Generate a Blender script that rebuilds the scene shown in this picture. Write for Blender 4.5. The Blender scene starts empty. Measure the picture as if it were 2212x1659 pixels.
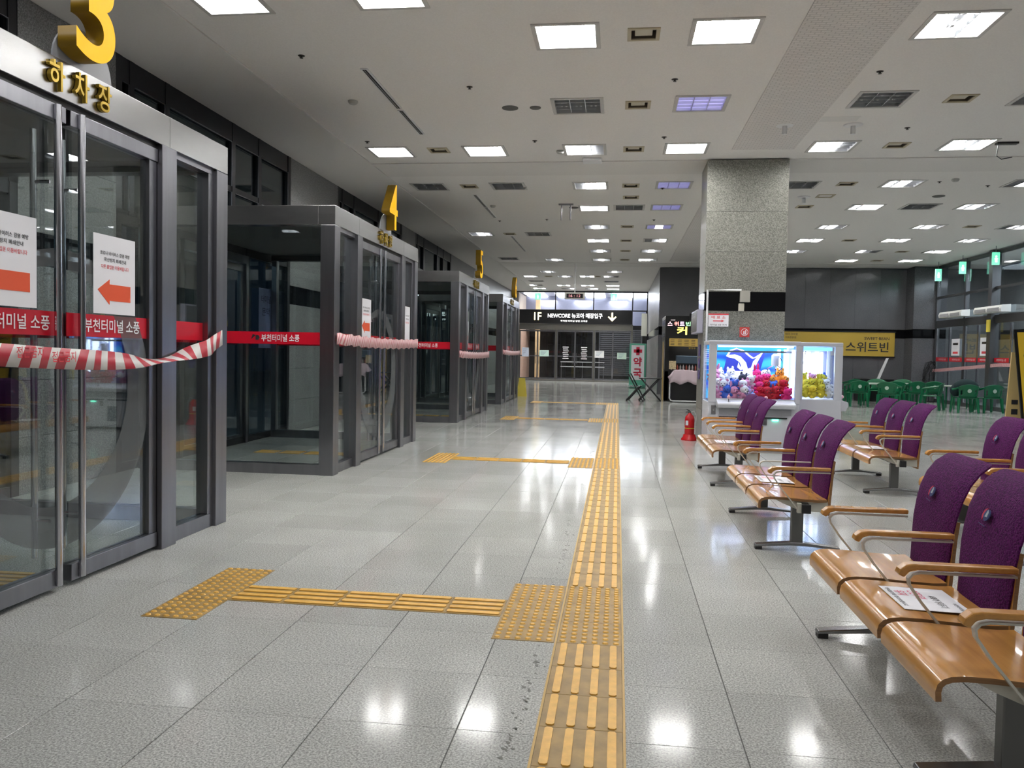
import bpy, bmesh, math, random
from mathutils import Vector, Matrix
PI=math.pi; rnd=random.Random(7)
SC=bpy.context.scene; COL=SC.collection
# ---------------------------------------------------------------- camera
F_PX,W,H=1760.,2212,1659; EYE=1.45; ROLL=.0185; VP=(1334.,766.)
dx,dy=VP[0]-W/2,VP[1]-H/2; c_,s_=math.cos(ROLL),math.sin(ROLL)
ux,uy=dx*c_+dy*s_,-dx*s_+dy*c_
pitch=math.atan(-uy/F_PX); yaw=math.atan(ux*math.cos(pitch)/F_PX)
fw=Vector((-math.sin(yaw)*math.cos(pitch),math.cos(yaw)*math.cos(pitch),-math.sin(pitch)))
rt=Vector((math.cos(yaw),math.sin(yaw),0)); dn=-rt.cross(fw)
Rx=rt*c_-dn*s_; Dx=rt*s_+dn*c_
cd=bpy.data.cameras.new('camera'); cam=bpy.data.objects.new('camera',cd); COL.objects.link(cam)
M=Matrix((Rx,-Dx,-fw)).transposed().to_4x4(); M.translation=Vector((0,0,EYE)); cam.matrix_world=M
cd.sensor_width=36; cd.lens=F_PX/W*36; cd.clip_start=.05; cd.clip_end=200; SC.camera=cam
# ---------------------------------------------------------------- world, view, lights
SC.view_settings.view_transform='Standard'; SC.view_settings.look='None'; SC.view_settings.gamma=1
SC.view_settings.use_curve_mapping=False; SC.view_settings.exposure=1.15
LAMP=13.5
w=bpy.data.worlds.new('night'); SC.world=w; w.use_nodes=True
w.node_tree.nodes['Background'].inputs[0].default_value=(.012,.018,.03,1); w.node_tree.nodes['Background'].inputs[1].default_value=.6
def area(name,loc,sx,sy,power,col=(1,1,1),rot=(0,0,0)):
    l=bpy.data.lights.new(name,'AREA'); l.shape='RECTANGLE'; l.size=sx; l.size_y=sy; l.energy=power; l.color=col
    o=bpy.data.objects.new(name,l); o.location=loc; o.rotation_euler=rot; COL.objects.link(o); return o
CEIL=4.74
for x,y in [(-2.22,3.8),(-.6,3.8),(1,3.8),(-2.22,6.2),(-.6,6.2),(1,6.2),(3.23,3.8),(3.23,6.2),(5.2,3.8),(7.5,6.2),(-2.22,1.2),(-.6,1.2),(1,1.2),(3.23,1.2),(-.6,-1.4),(1,-1.4),(3.23,-1.4),(-2.2,-3.8),(1,-3.8),(6,-1.4),(7.5,3.8),(9.5,6.2),(9.5,9.5),(7.5,1.2),(9.5,12),(7.5,11),(5.2,1.2),(-3.8,-1.4),(-3.8,3.8)]:
    area('offscreen_fill_lamp',(x,y,CEIL-.03),.5,.5,LAMP*PI*(.13 if y<5 else .17))  # unseen lamps extending the fixture rows out of frame, more added to brighten the hall
for x in (-4,-2,0): 
    for y in (44.6,47): area('entrance_lamp',(x,y,4.5),.9,.9,34,(1,.98,.95))
area('lobby_lamp',(12.3,22,4.4),1,12,220,(.8,.88,1))
for x,y in ((-9.5,4.5),(-9.5,10.5),(-9.5,17),(-9.5,24)): area('canopy_lamp',(x,y,4.3),.9,.9,60,(.85,.95,1))
area('machine_lamp',(2.12,13.42,1.60),1.1,.3,6,(.62,.72,1))
area('machine_lamp',(3.15,13.75,1.60),.4,.3,2.6,(.7,.78,1))
# ---------------------------------------------------------------- materials
MATS={}
def mat(name,col=(.5,.5,.5),rough=.5,metal=0,emit=None,es=1,noise=None,bump=None,spec=.5,coat=0,objcol=False):
    """noise=(scale,amount,(sx,sy,sz)) tone variation ; bump=(scale,strength,dist)"""
    if name in MATS: return MATS[name]
    m=bpy.data.materials.new(name); m.use_nodes=True; nt=m.node_tree; b=nt.nodes['Principled BSDF']
    b.inputs['Base Color'].default_value=(*col,1); b.inputs['Roughness'].default_value=rough; b.inputs['Metallic'].default_value=metal
    b.inputs['Specular IOR Level'].default_value=spec; b.inputs['Coat Weight'].default_value=coat
    if emit: b.inputs['Emission Color'].default_value=(*emit,1); b.inputs['Emission Strength'].default_value=es
    if noise or bump:
        tc=nt.nodes.new('ShaderNodeTexCoord')
    if noise:
        mp=nt.nodes.new('ShaderNodeMapping'); mp.inputs['Scale'].default_value=noise[2] if len(noise)>2 else (1,1,1)
        nt.links.new(tc.outputs['Object'],mp.inputs[0])
        n=nt.nodes.new('ShaderNodeTexNoise'); n.inputs['Scale'].default_value=noise[0]; n.inputs['Detail'].default_value=4
        nt.links.new(mp.outputs[0],n.inputs[0])
        r=nt.nodes.new('ShaderNodeMapRange'); r.inputs[1].default_value=.3; r.inputs[2].default_value=.7
        r.inputs[3].default_value=1-noise[1]; r.inputs[4].default_value=1+noise[1]; nt.links.new(n.outputs[0],r.inputs[0])
        mx=nt.nodes.new('ShaderNodeVectorMath'); mx.operation='SCALE'; mx.inputs[0].default_value=col
        nt.links.new(r.outputs[0],mx.inputs['Scale']); nt.links.new(mx.outputs[0],b.inputs['Base Color'])
    if objcol:
        oi=nt.nodes.new('ShaderNodeObjectInfo'); nt.links.new(oi.outputs['Color'],b.inputs['Base Color'])
    if bump:
        n=nt.nodes.new('ShaderNodeTexNoise'); n.inputs['Scale'].default_value=bump[0]; n.inputs['Detail'].default_value=3
        nt.links.new(tc.outputs['Object'],n.inputs[0]); bp=nt.nodes.new('ShaderNodeBump'); bp.inputs['Strength'].default_value=bump[1]; bp.inputs['Distance'].default_value=bump[2]
        nt.links.new(n.outputs[0],bp.inputs['Height']); nt.links.new(bp.outputs[0],b.inputs['Normal'])
    MATS[name]=m; return m
def granite(name,a,b_,rough,spec=.5,tile=None,scale=1.,stain=False):
    m=bpy.data.materials.new(name); m.use_nodes=True; nt=m.node_tree; b=nt.nodes['Principled BSDF']; N=nt.nodes.new; L=nt.links.new
    g=N('ShaderNodeNewGeometry')
    n=N('ShaderNodeTexNoise'); n.inputs['Scale'].default_value=115*scale; n.inputs['Detail'].default_value=3; n.inputs['Roughness'].default_value=.75; L(g.outputs['Position'],n.inputs[0])
    n2=N('ShaderNodeTexNoise'); n2.inputs['Scale'].default_value=1.1; n2.inputs['Detail'].default_value=3; L(g.outputs['Position'],n2.inputs[0])
    cr=N('ShaderNodeValToRGB'); e=cr.color_ramp.elements; e[0].position=.37; e[0].color=(*b_,1); e[1].position=.65; e[1].color=(*[min(1,x*1.45) for x in a],1)
    k=e.new(.52); k.color=(*a,1)
    L(n.outputs[0],cr.inputs[0])
    r=N('ShaderNodeMapRange'); r.inputs[1].default_value=.3; r.inputs[2].default_value=.7; r.inputs[3].default_value=.9; r.inputs[4].default_value=1.08; L(n2.outputs[0],r.inputs[0])
    fac=r.outputs[0]
    if tile:
        ad=N('ShaderNodeVectorMath'); ad.operation='SUBTRACT'; ad.inputs[1].default_value=tile[1]; L(g.outputs['Position'],ad.inputs[0])
        dv=N('ShaderNodeVectorMath'); dv.operation='DIVIDE'; dv.inputs[1].default_value=tile[0]; L(ad.outputs[0],dv.inputs[0])
        fl=N('ShaderNodeVectorMath'); fl.operation='FLOOR'; L(dv.outputs[0],fl.inputs[0])
        wn=N('ShaderNodeTexWhiteNoise'); L(fl.outputs[0],wn.inputs[0])
        r2=N('ShaderNodeMapRange'); r2.inputs[3].default_value=.93; r2.inputs[4].default_value=1.06; L(wn.outputs[0],r2.inputs[0])
        mu=N('ShaderNodeMath'); mu.operation='MULTIPLY'; L(fac,mu.inputs[0]); L(r2.outputs[0],mu.inputs[1]); fac=mu.outputs[0]
    mx=N('ShaderNodeVectorMath'); mx.operation='SCALE'; L(cr.outputs[0],mx.inputs[0]); L(fac,mx.inputs['Scale']); L(mx.outputs[0],b.inputs['Base Color'])
    rr=N('ShaderNodeMapRange'); rr.inputs[3].default_value=rough*.8; rr.inputs[4].default_value=rough*1.25; L(n2.outputs[0],rr.inputs[0]); L(rr.outputs[0],b.inputs['Roughness'])
    b.inputs['Specular IOR Level'].default_value=spec
    return m
def glass(name,tint,base=.06,top=.75):
    m=bpy.data.materials.new(name); m.use_nodes=True; nt=m.node_tree; nt.nodes.clear(); N=nt.nodes.new; L=nt.links.new
    o=N('ShaderNodeOutputMaterial'); mx=N('ShaderNodeMixShader'); t=N('ShaderNodeBsdfTransparent'); t.inputs[0].default_value=(*tint,1)
    g=N('ShaderNodeBsdfGlossy'); g.inputs['Roughness'].default_value=.01; g.inputs[0].default_value=(.95,.97,1,1)
    lw=N('ShaderNodeLayerWeight'); lw.inputs[0].default_value=.5
    p=N('ShaderNodeMath'); p.operation='POWER'; p.inputs[1].default_value=3.2; L(lw.outputs['Facing'],p.inputs[0])
    r=N('ShaderNodeMapRange'); r.inputs[3].default_value=base; r.inputs[4].default_value=top; L(p.outputs[0],r.inputs[0])
    L(r.outputs[0],mx.inputs[0]); L(t.outputs[0],mx.inputs[1]); L(g.outputs[0],mx.inputs[2]); L(mx.outputs[0],o.inputs[0]); return m
def lamp(name,col,s):
    return mat(name,col=(.8,.8,.8),rough=.5,emit=col,es=s)
TS=.54; TX0=-.58; TY0=3.03
M_FLOOR=granite('floor_granite',(.428,.432,.412),(.225,.228,.215),.11,.12,tile=((TS,TS,10),(TX0,TY0,-5)))
M_GROUT=mat('grout',(.09,.09,.085),.7)
M_COLM=granite('column_granite',(.225,.225,.20),(.105,.105,.092),.3,.4,scale=.6)
M_WALLG=granite('wall_granite',(.20,.20,.20),(.11,.11,.11),.34,.25,scale=.6)
M_DARKW=granite('dark_wall_granite',(.115,.115,.125),(.07,.07,.08),.16,.5,scale=.6)
M_BLACK=mat('polished_black_stone',(.004,.004,.005),.06)
M_CEIL=mat('ceiling_plaster',(.82,.80,.775),.9,noise=(60,.035),bump=(220,.35,.004),spec=.2)
M_CEIL2=mat('ceiling_soffit_plaster',(.76,.74,.715),.9,noise=(60,.03),bump=(220,.3,.004),spec=.2)
M_STEEL=mat('brushed_steel',(.27,.268,.292),.3,1,noise=(9,.12,(1,1,.06)))
M_STEELH=mat('brushed_steel_beam',(.34,.335,.335),.27,1,noise=(9,.10,(.3,.06,1)))
M_CHROME=mat('polished_steel',(.62,.62,.66),.14,1)
M_DARKF=mat('dark_aluminium',(.03,.03,.034),.35,.6)
M_GLASS=glass('vestibule_glass',(.90,.935,.93),.05,.62)
M_GLASSD=glass('tinted_glass',(.35,.42,.45),.08,.6)
M_CLEAR=glass('clear_glass',(.94,.96,.97),.03,.4)
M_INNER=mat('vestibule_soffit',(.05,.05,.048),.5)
M_RED=mat('red_film',(.55,.004,.02),.35)
M_WHITE=mat('white_paint',(.75,.75,.76),.45)
M_PAPER=mat('white_paper',(.82,.82,.86),.6)
M_TXTW=mat('white_lettering',(.85,.8,.82),.5)
M_TXTK=mat('black_lettering',(.02,.02,.025),.5)
M_TXTR=mat('red_lettering',(.7,.05,.07),.5)
M_GOLD=mat('gold_letters',(.45,.30,.03),.3,.6)
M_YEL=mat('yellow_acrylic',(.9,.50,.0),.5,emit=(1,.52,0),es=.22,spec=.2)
M_YELS=mat('yellow_letter_side',(.26,.15,.0),.5)
def film():
    m=bpy.data.materials.new('frosted_film'); m.use_nodes=True; nt=m.node_tree; nt.nodes.clear(); N=nt.nodes.new; L=nt.links.new
    o=N('ShaderNodeOutputMaterial'); mx=N('ShaderNodeMixShader'); mx.inputs[0].default_value=.62; t=N('ShaderNodeBsdfTransparent'); d=N('ShaderNodeBsdfDiffuse'); d.inputs[0].default_value=(.17,.18,.185,1)
    L(t.outputs[0],mx.inputs[1]); L(d.outputs[0],mx.inputs[2]); L(mx.outputs[0],o.inputs[0]); return m
M_FROST=film()
M_TACB=mat('tactile_base',(.30,.19,.055),.5,noise=(9,.28),bump=(300,.3,.001))
M_TACY=mat('tactile_raised',(.70,.40,.07),.45,noise=(25,.12))
M_WOOD=mat('beech_plywood',(.47,.225,.055),.22,noise=(2.2,.16,(14,1,14)),coat=.3)
M_WOODE=mat('plywood_edge',(.24,.12,.045),.4,noise=(3,.2,(1,1,60)))
M_CREAM=mat('cream_metal',(.55,.53,.46),.4,.2)
M_LEG=mat('grey_leg_metal',(.16,.16,.155),.35,.7)
M_RUB=mat('black_rubber',(.008,.008,.009),.6)
M_BLK=mat('black_panel',(.006,.006,.007),.3)
M_GREEN=mat('green_plastic',(.0,.12,.045),.28)
M_REF=mat('lamp_reflector',(.55,.56,.58),.28,.85)
M_LIT=lamp('lit_lamp',(1,.985,.95),LAMP*1.35); M_DIM=lamp('dim_blue_lamp',(.45,.42,1),.42)
M_BEIGE=mat('beige_downlight',(.50,.44,.31),.5)
M_EXIT=lamp('exit_sign_glow',(.03,.62,.34),.55); M_EXITW=lamp('exit_sign_white',(.75,1,.88),.8)
# purple fabric with embossed cell pattern
def fabric():
    m=bpy.data.materials.new('purple_fabric'); m.use_nodes=True; nt=m.node_tree; b=nt.nodes['Principled BSDF']; N=nt.nodes.new; L=nt.links.new
    tc=N('ShaderNodeTexCoord'); v=N('ShaderNodeTexVoronoi'); v.inputs['Scale'].default_value=75; v.feature='DISTANCE_TO_EDGE'; L(tc.outputs['Object'],v.inputs[0])
    n=N('ShaderNodeTexNoise'); n.inputs['Scale'].default_value=120; L(tc.outputs['Object'],n.inputs[0])
    cr=N('ShaderNodeValToRGB'); e=cr.color_ramp.elements; e[0].position=.35; e[0].color=(.038,.003,.042,1); e[1].position=.68; e[1].color=(.115,.011,.115,1); L(n.outputs[0],cr.inputs[0]); L(cr.outputs[0],b.inputs['Base Color'])
    mr=N('ShaderNodeMapRange'); mr.inputs[2].default_value=.25; L(v.outputs[0],mr.inputs[0])
    bp=N('ShaderNodeBump'); bp.inputs['Strength'].default_value=.45; bp.inputs['Distance'].default_value=.003; L(mr.outputs[0],bp.inputs['Height']); L(bp.outputs[0],b.inputs['Normal'])
    b.inputs['Roughness'].default_value=.75; b.inputs['Sheen Weight'].default_value=.0; b.inputs['Specular IOR Level'].default_value=.15; return m
M_FAB=fabric()
def stripes(name,a,b2,scale,axis,thr=.5,rough=.4):
    m=bpy.data.materials.new(name); m.use_nodes=True; nt=m.node_tree; b=nt.nodes['Principled BSDF']; N=nt.nodes.new; L=nt.links.new
    g=N('ShaderNodeNewGeometry'); d=N('ShaderNodeVectorMath'); d.operation='DOT_PRODUCT'; d.inputs[1].default_value=axis; L(g.outputs['Position'],d.inputs[0])
    s=N('ShaderNodeMath'); s.operation='MULTIPLY'; s.inputs[1].default_value=scale; L(d.outputs['Value'],s.inputs[0])
    f=N('ShaderNodeMath'); f.operation='FRACT'; L(s.outputs[0],f.inputs[0])
    g2=N('ShaderNodeMath'); g2.operation='GREATER_THAN'; g2.inputs[1].default_value=thr; L(f.outputs[0],g2.inputs[0])
    mx=N('ShaderNodeMix'); mx.data_type='RGBA'; mx.inputs['A'].default_value=(*a,1); mx.inputs['B'].default_value=(*b2,1); L(g2.outputs[0],mx.inputs['Factor']); L(mx.outputs['Result'],b.inputs['Base Color'])
    b.inputs['Roughness'].default_value=rough; return m
M_TAPE=stripes('red_white_tape',(.62,.60,.58),(.45,.02,.04),6.5,(0,1,-.45),.5)
M_TAPE2=stripes('pale_red_tape',(.66,.46,.46),(.50,.14,.16),16,(0,1,-.5),.6)
# ---------------------------------------------------------------- mesh builder
class B:
    def __init__(s): s.v=[]; s.f=[]; s.m=[]; s.mi=0
    def add(s,vs,fs):
        n=len(s.v); s.v+= [tuple(v) for v in vs]; s.f+=[tuple(i+n for i in f) for f in fs]; s.m+=[s.mi]*len(fs); return s
    def slot(s,i): s.mi=i; return s
    def box(s,x0,x1,y0,y1,z0,z1):
        return s.add([(x,y,z) for x in (x0,x1) for y in (y0,y1) for z in (z0,z1)],[(0,1,3,2),(4,6,7,5),(0,4,5,1),(2,3,7,6),(0,2,6,4),(1,5,7,3)])
    def ch(s,x0,x1,y0,y1,z0,z1,c):   # box with chamfered top edge
        v=[(x0,y0,z0),(x1,y0,z0),(x1,y1,z0),(x0,y1,z0),(x0,y0,z1-c),(x1,y0,z1-c),(x1,y1,z1-c),(x0,y1,z1-c),(x0+c,y0+c,z1),(x1-c,y0+c,z1),(x1-c,y1-c,z1),(x0+c,y1-c,z1)]
        return s.add(v,[(3,2,1,0),(8,9,10,11)]+[(i,(i+1)%4,(i+1)%4+4,i+4) for i in range(4)]+[(i+4,(i+1)%4+4,(i+1)%4+8,i+8) for i in range(4)])
    def prism(s,pts,a0,a1,plane='xy'):
        f={'xy':lambda p,a:(p[0],p[1],a),'xz':lambda p,a:(p[0],a,p[1]),'yz':lambda p,a:(a,p[0],p[1])}[plane]
        n=len(pts); vs=[f(p,a0) for p in pts]+[f(p,a1) for p in pts]
        fs=[tuple(range(n))[::-1],tuple(range(n,2*n))]+[(i,(i+1)%n,(i+1)%n+n,i+n) for i in range(n)]
        return s.add(vs,fs)
    def strip(s,pts,a0,a1,th,plane='xz'):  # thick ribbon following pts (2D), offset by th along left normal
        n=len(pts); nor=[]
        for i in range(n):
            p=pts[max(i-1,0)]; q=pts[min(i+1,n-1)]; d=Vector((q[0]-p[0],q[1]-p[1])); d=d.normalized() if d.length>1e-9 else Vector((1,0)); nor.append((-d.y,d.x))
        out=[(pts[i][0]+nor[i][0]*th,pts[i][1]+nor[i][1]*th) for i in range(n)]
        f={'xz':lambda p,a:(p[0],a,p[1]),'yz':lambda p,a:(a,p[0],p[1])}[plane]
        vs=[f(p,a) for p in pts for a in (a0,a1)]+[f(p,a) for p in out for a in (a0,a1)]
        fs=[]
        for i in range(n-1):
            a=2*i; b=2*n+2*i
            fs+=[(a,a+1,a+3,a+2),(b,b+2,b+3,b+1),(a,a+2,b+2,b),(a+1,b+1,b+3,a+3)]
        fs+=[(0,2*n,2*n+1,1),(2*n-2,2*n-1,4*n-1,4*n-2)]
        return s.add(vs,fs)
    def tube(s,pts,r,n=8,closed=False):
        P=[Vector(p) for p in pts]; rings=[]
        up=Vector((0,0,1))
        for i,p in enumerate(P):
            d=(P[min(i+1,len(P)-1)]-P[max(i-1,0)]).normalized()
            u=up if abs(d.dot(up))<.95 else Vector((0,1,0))
            a=d.cross(u).normalized(); b=d.cross(a).normalized(); rr=r[i] if isinstance(r,(list,tuple)) else r
            rings.append([p+(a*math.cos(2*PI*k/n)+b*math.sin(2*PI*k/n))*rr for k in range(n)])
        vs=[v for R in rings for v in R]; fs=[]
        for i in range(len(P)-1):
            for k in range(n): fs.append((i*n+k,i*n+(k+1)%n,(i+1)*n+(k+1)%n,(i+1)*n+k))
        fs+=[tuple(range(n))[::-1],tuple(range((len(P)-1)*n,len(P)*n))]
        return s.add(vs,fs)
    def lathe(s,prof,c=(0,0,0),n=16,axis='z'):
        vs=[];fs=[]
        for r,h in prof:
            for k in range(n):
                a=2*PI*k/n; p=(r*math.cos(a),r*math.sin(a),h)
                if axis=='y': p=(p[0],p[2],p[1])
                if axis=='x': p=(p[2],p[0],p[1])
                vs.append((p[0]+c[0],p[1]+c[1],p[2]+c[2]))
        m=len(prof)
        for i in range(m-1):
            for k in range(n): fs.append((i*n+k,i*n+(k+1)%n,(i+1)*n+(k+1)%n,(i+1)*n+k))
        fs+=[tuple(range(n))[::-1],tuple(range((m-1)*n,m*n))]
        return s.add(vs,fs)
    def ball(s,c,r,n=10,m=7,sc=(1,1,1),rot=None):
        prof=[(math.sin(PI*i/m),-math.cos(PI*i/m)) for i in range(1,m)]
        vs=[(0,0,-1)];fs=[]
        for a,h in prof:
            vs+=[(a*math.cos(2*PI*k/n),a*math.sin(2*PI*k/n),h) for k in range(n)]
        vs.append((0,0,1)); T=len(vs)-1
        for k in range(n): fs.append((0,1+(k+1)%n,1+k)); fs.append((T,1+(m-2)*n+k,1+(m-2)*n+(k+1)%n))
        for i in range(m-2):
            for k in range(n): a=1+i*n; fs.append((a+k,a+(k+1)%n,a+n+(k+1)%n,a+n+k))
        out=[]
        for v in vs:
            q=Vector((v[0]*r*sc[0],v[1]*r*sc[1],v[2]*r*sc[2]))
            if rot is not None: q=rot@q
            out.append(q+Vector(c))
        return s.add(out,fs)
    def mesh(s,name,mats,smooth=False,bevel=0):
        me=bpy.data.meshes.new(name); me.from_pydata(s.v,[],s.f)
        for m in (mats if isinstance(mats,(list,tuple)) else [mats]): me.materials.append(m)
        me.polygons.foreach_set('material_index',s.m)
        if bevel:
            bm=bmesh.new(); bm.from_mesh(me); bmesh.ops.recalc_face_normals(bm,faces=bm.faces)
            bmesh.ops.bevel(bm,geom=[e for e in bm.edges if e.is_manifold and e.calc_face_angle(0)>.6],offset=bevel,segments=2,affect='EDGES',profile=.5); bm.to_mesh(me); bm.free()
        else:
            bm=bmesh.new(); bm.from_mesh(me); bmesh.ops.recalc_face_normals(bm,faces=bm.faces); bm.to_mesh(me); bm.free()
        if smooth:
            me.polygons.foreach_set('use_smooth',[True]*len(me.polygons)); 
            try: me.set_sharp_from_angle(angle=.7)
            except Exception: pass
        me.update(); return me
    def obj(s,name,mats,parent=None,smooth=False,bevel=0,loc=None):
        o=bpy.data.objects.new(name,s.mesh(name,mats,smooth,bevel)); COL.objects.link(o)
        if parent: o.parent=parent
        if loc: o.location=loc
        return o
def tag(o,label=None,cat=None,group=None,kind=None):
    if label: o['label']=label
    if cat: o['category']=cat
    if group: o['group']=group
    if kind: o['kind']=kind
    return o
def empty(name,loc=(0,0,0),rz=0,label=None,cat=None,group=None,kind=None):
    o=bpy.data.objects.new(name,None); o.location=loc; o.rotation_euler=(0,0,rz); o.empty_display_size=.1; COL.objects.link(o); return tag(o,label,cat,group,kind)
def kids(o): return [c for c in KID.get(o.name,[])]
def dup(o,parent=None):
    """copy thing, parts and sub-parts"""
    c=o.copy(); COL.objects.link(c)
    if parent: c.parent=parent
    for k in list(o.children): dup(k,c)
    return c
def single(b,name,mats,label,cat,group=None,loc=(0,0,0),**k):
    return tag(b.obj(name,mats,loc=loc,**k),label,cat,group)
# text -> mesh.  frame: origin, x dir, y dir
TXT={}
def tmesh(txt,bold=0,ext=0,res=3):
    k=(txt,bold,ext)
    if k in TXT: return TXT[k]
    c=bpy.data.curves.new('lettering','FONT'); c.body=txt; c.size=1; c.align_x='CENTER'; c.align_y='CENTER'; c.offset=bold; c.extrude=ext; c.resolution_u=res
    o=bpy.data.objects.new('lettering',c); COL.objects.link(o)
    bpy.context.view_layer.update()
    me=bpy.data.meshes.new_from_object(o.evaluated_get(bpy.context.evaluated_depsgraph_get()))
    bpy.data.objects.remove(o); TXT[k]=me; return me
def text(txt,size,m,loc,face,parent=None,bold=.01,ext=0,res=3,width=None,name='lettering',spin=0,height=None,sidemat=None):
    me=tmesh(txt,bold,ext/max(size,1e-6)/1.0,res).copy(); me.materials.clear(); me.materials.append(m)
    xs=[v.co.x for v in me.vertices]; ys=[v.co.y for v in me.vertices]; cx=(max(xs)+min(xs))/2; cy=(max(ys)+min(ys))/2
    sx=(width/(max(xs)-min(xs))) if width else size
    sy=(height/(max(ys)-min(ys))) if height else size
    X,Y={'-y':((1,0,0),(0,0,1)),'+x':((0,1,0),(0,0,1)),'-x':((0,-1,0),(0,0,1)),'up':((1,0,0),(0,1,0)),'+y':((-1,0,0),(0,0,1))}[face] if isinstance(face,str) else face
    X=Vector(X);Y=Vector(Y);Z=X.cross(Y)
    if spin: X,Y=X*math.cos(spin)+Y*math.sin(spin),-X*math.sin(spin)+Y*math.cos(spin)
    L=Vector(loc)
    for v in me.vertices:
        v.co=L+X*((v.co.x-cx)*sx)+Y*((v.co.y-cy)*sy)+Z*(v.co.z*size)
    if sidemat:
        me.materials.append(sidemat); me.update()
        for p in me.polygons:
            if p.normal.dot(Z)<.7: p.material_index=1
    me.update()
    o=bpy.data.objects.new(name,me); COL.objects.link(o)
    if parent: o.parent=parent
    return o
ORD=['first','second','third','fourth','fifth','sixth','seventh','eighth','ninth','tenth','eleventh','twelfth','thirteenth','fourteenth']
# ================================================================ SETTING: floor
XL,XR=-5.62,11.0; YB,YF=-6.0,43.0
floor=B().box(-6.5,14,YB,YF,-.12,-.004).obj('floor',M_GROUT); tag(floor,kind='structure')
tile_me=B().ch(-TS/2+.0022,TS/2-.0022,-TS/2+.0009,TS/2-.0009,-.02,0,.0012).mesh('floor_tile',M_FLOOR)
cells=[]
nx0=int(math.floor((XL-.3-TX0)/TS)); nx1=int(math.ceil((13-TX0)/TS)); ny0=int(math.floor((YB-TY0)/TS)); ny1=int((YF-TY0)/TS)
fx,fy=fw.x,fw.y
for i in range(nx0,nx1):
    for j in range(ny0,ny1):
        x=TX0+(i+.5)*TS; y=TY0+(j+.5)*TS
        v=Vector((x,y,-EYE)); z=v.dot(fw); vis=False
        if z>.8:
            px=W/2+F_PX*v.dot(Rx)/z; py=H/2+F_PX*v.dot(Dx)/z; vis=-150<px<W+150 and py<H+160
        cells.append((not vis,z if z>0 else 99,x,y))
cells.sort(); near=cells[:300]; rest=cells[300:]
for _,_,x,y in near:
    o=bpy.data.objects.new('floor_tile',tile_me); o.location=(x,y,0); o.parent=floor; COL.objects.link(o)
b=B()
for _,_,x,y in rest:
    if x<XL+.3 or x>XR-.2 or y<2 : b.box(x-TS/2+.0012,x+TS/2-.0012,y-TS/2+.0012,y+TS/2-.0012,-.004,0)
    else: b.ch(x-TS/2+.0022,x+TS/2-.0022,y-TS/2+.0009,y+TS/2-.0009,-.02,0,.0012)
tag(b.obj('floor_tiles',M_FLOOR,floor),kind='stuff')
# glue residue and chips left of the guide strip
b=B()
for i in range(230):
    y=2.6+rnd.random()**1.4*16
    x=-.36+rnd.gauss(0,.014)-.012*math.sin(y*3); r=.004+.012*rnd.random()
    b.prism([(x+r*math.cos(a+rnd.random())*(.4+.6*rnd.random()),y+r*math.sin(a)*(.6+.6*rnd.random())) for a in (0,1.05,2.1,3.1,4.2,5.2)],.0003,.0009)
tag(b.obj('floor_chips',mat('chip_residue',(.13,.13,.115),.6)),'line of small dark chips beside the long yellow guide strip','floor chips',kind='stuff')
# ---------------------------------------------------------------- ceiling with openings
LT=[] # fixtures: x,y,(a,b,c) 1 lit 2 dim 0 off
def lt(x,y,a,b_,c): LT.append((x,y,(a,b_,c)))
lt(-3.75,7.42,1,1,1); lt(-2.2,7.42,1,1,1)
lt(-.6,8.58,1,1,1); lt(1.0,8.58,1,1,1); lt(3.23,8.6,1,0,1); lt(5.2,8.6,0,0,0)
lt(-.6,10.97,0,0,0); lt(1,10.97,2,2,2); lt(3.23,10.95,0,0,0); lt(5.2,10.97,0,0,0)
lt(-3.8,13.28,1,1,1); lt(-2.22,13.3,1,1,1); lt(-.6,13.3,1,1,0); lt(1,13.3,1,1,1); lt(3.23,13.3,1,1,0); lt(5.2,13.3,1,0,1)
lt(-3.8,16.1,0,0,0); lt(-2.22,16.1,0,0,0); lt(-.6,16.12,0,1,1); lt(1,16.12,2,2,2); lt(3.35,16.2,0,0,0); lt(5.2,16.15,0,1,0); lt(7.4,16.2,0,0,1)
lt(-.6,18.58,1,0,1); lt(.18,18.52,0,0,0); lt(1,18.52,2,2,2); lt(5.24,18.6,0,1,1); lt(6.34,18.55,0,0,0); lt(7.48,18.58,0,1,0)
lt(-.62,21.3,0,1,0); lt(.98,21.3,2,1,2); lt(5.24,21.35,0,1,0); lt(7.52,21.35,0,1,0); lt(9.55,21.4,0,0,1)
lt(-3.85,22.52,0,1,0); lt(-2.25,22.55,0,0,0)
lt(-.63,23.85,1,0,1); lt(1.0,23.8,0,0,1); lt(5.24,23.76,1,0,1); lt(7.52,23.75,1,0,1); lt(9.52,23.8,0,1,0)
lt(-.63,26.22,0,1,0); lt(.98,26.2,0,1,0); lt(5.35,26.23,0,1,0); lt(7.51,26.2,1,0,0); lt(9.5,26.2,0,1,1)
lt(-3.85,28.4,0,0,0); lt(-2.26,28.7,0,1,0); lt(-.63,28.66,0,1,0); lt(.95,28.62,1,1,0); lt(7.53,28.65,1,0,1); lt(9.54,28.6,1,0,1)
lt(-2.86,32.9,0,1,0); lt(-.2,32.8,0,1,0); lt(-3.75,34.9,1,1,0); lt(-2.3,34.85,0,1,0); lt(-1.35,34.8,1,0,1); lt(-.35,34.8,1,0,0)
lt(-3.75,37.2,0,0,0); lt(-.35,37.2,0,0,0)
for x,st in ((-4.0,(1,0,0)),(-2.65,(1,0,1)),(-1.5,(1,0,1)),(-.3,(1,1,1))): lt(x,39.4,*st)
for x,st in ((-4.0,(1,0,1)),(-2.55,(0,0,1)),(-1.35,(0,1,1)),(-.3,(1,1,1))): lt(x,41.35,*st)
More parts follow.
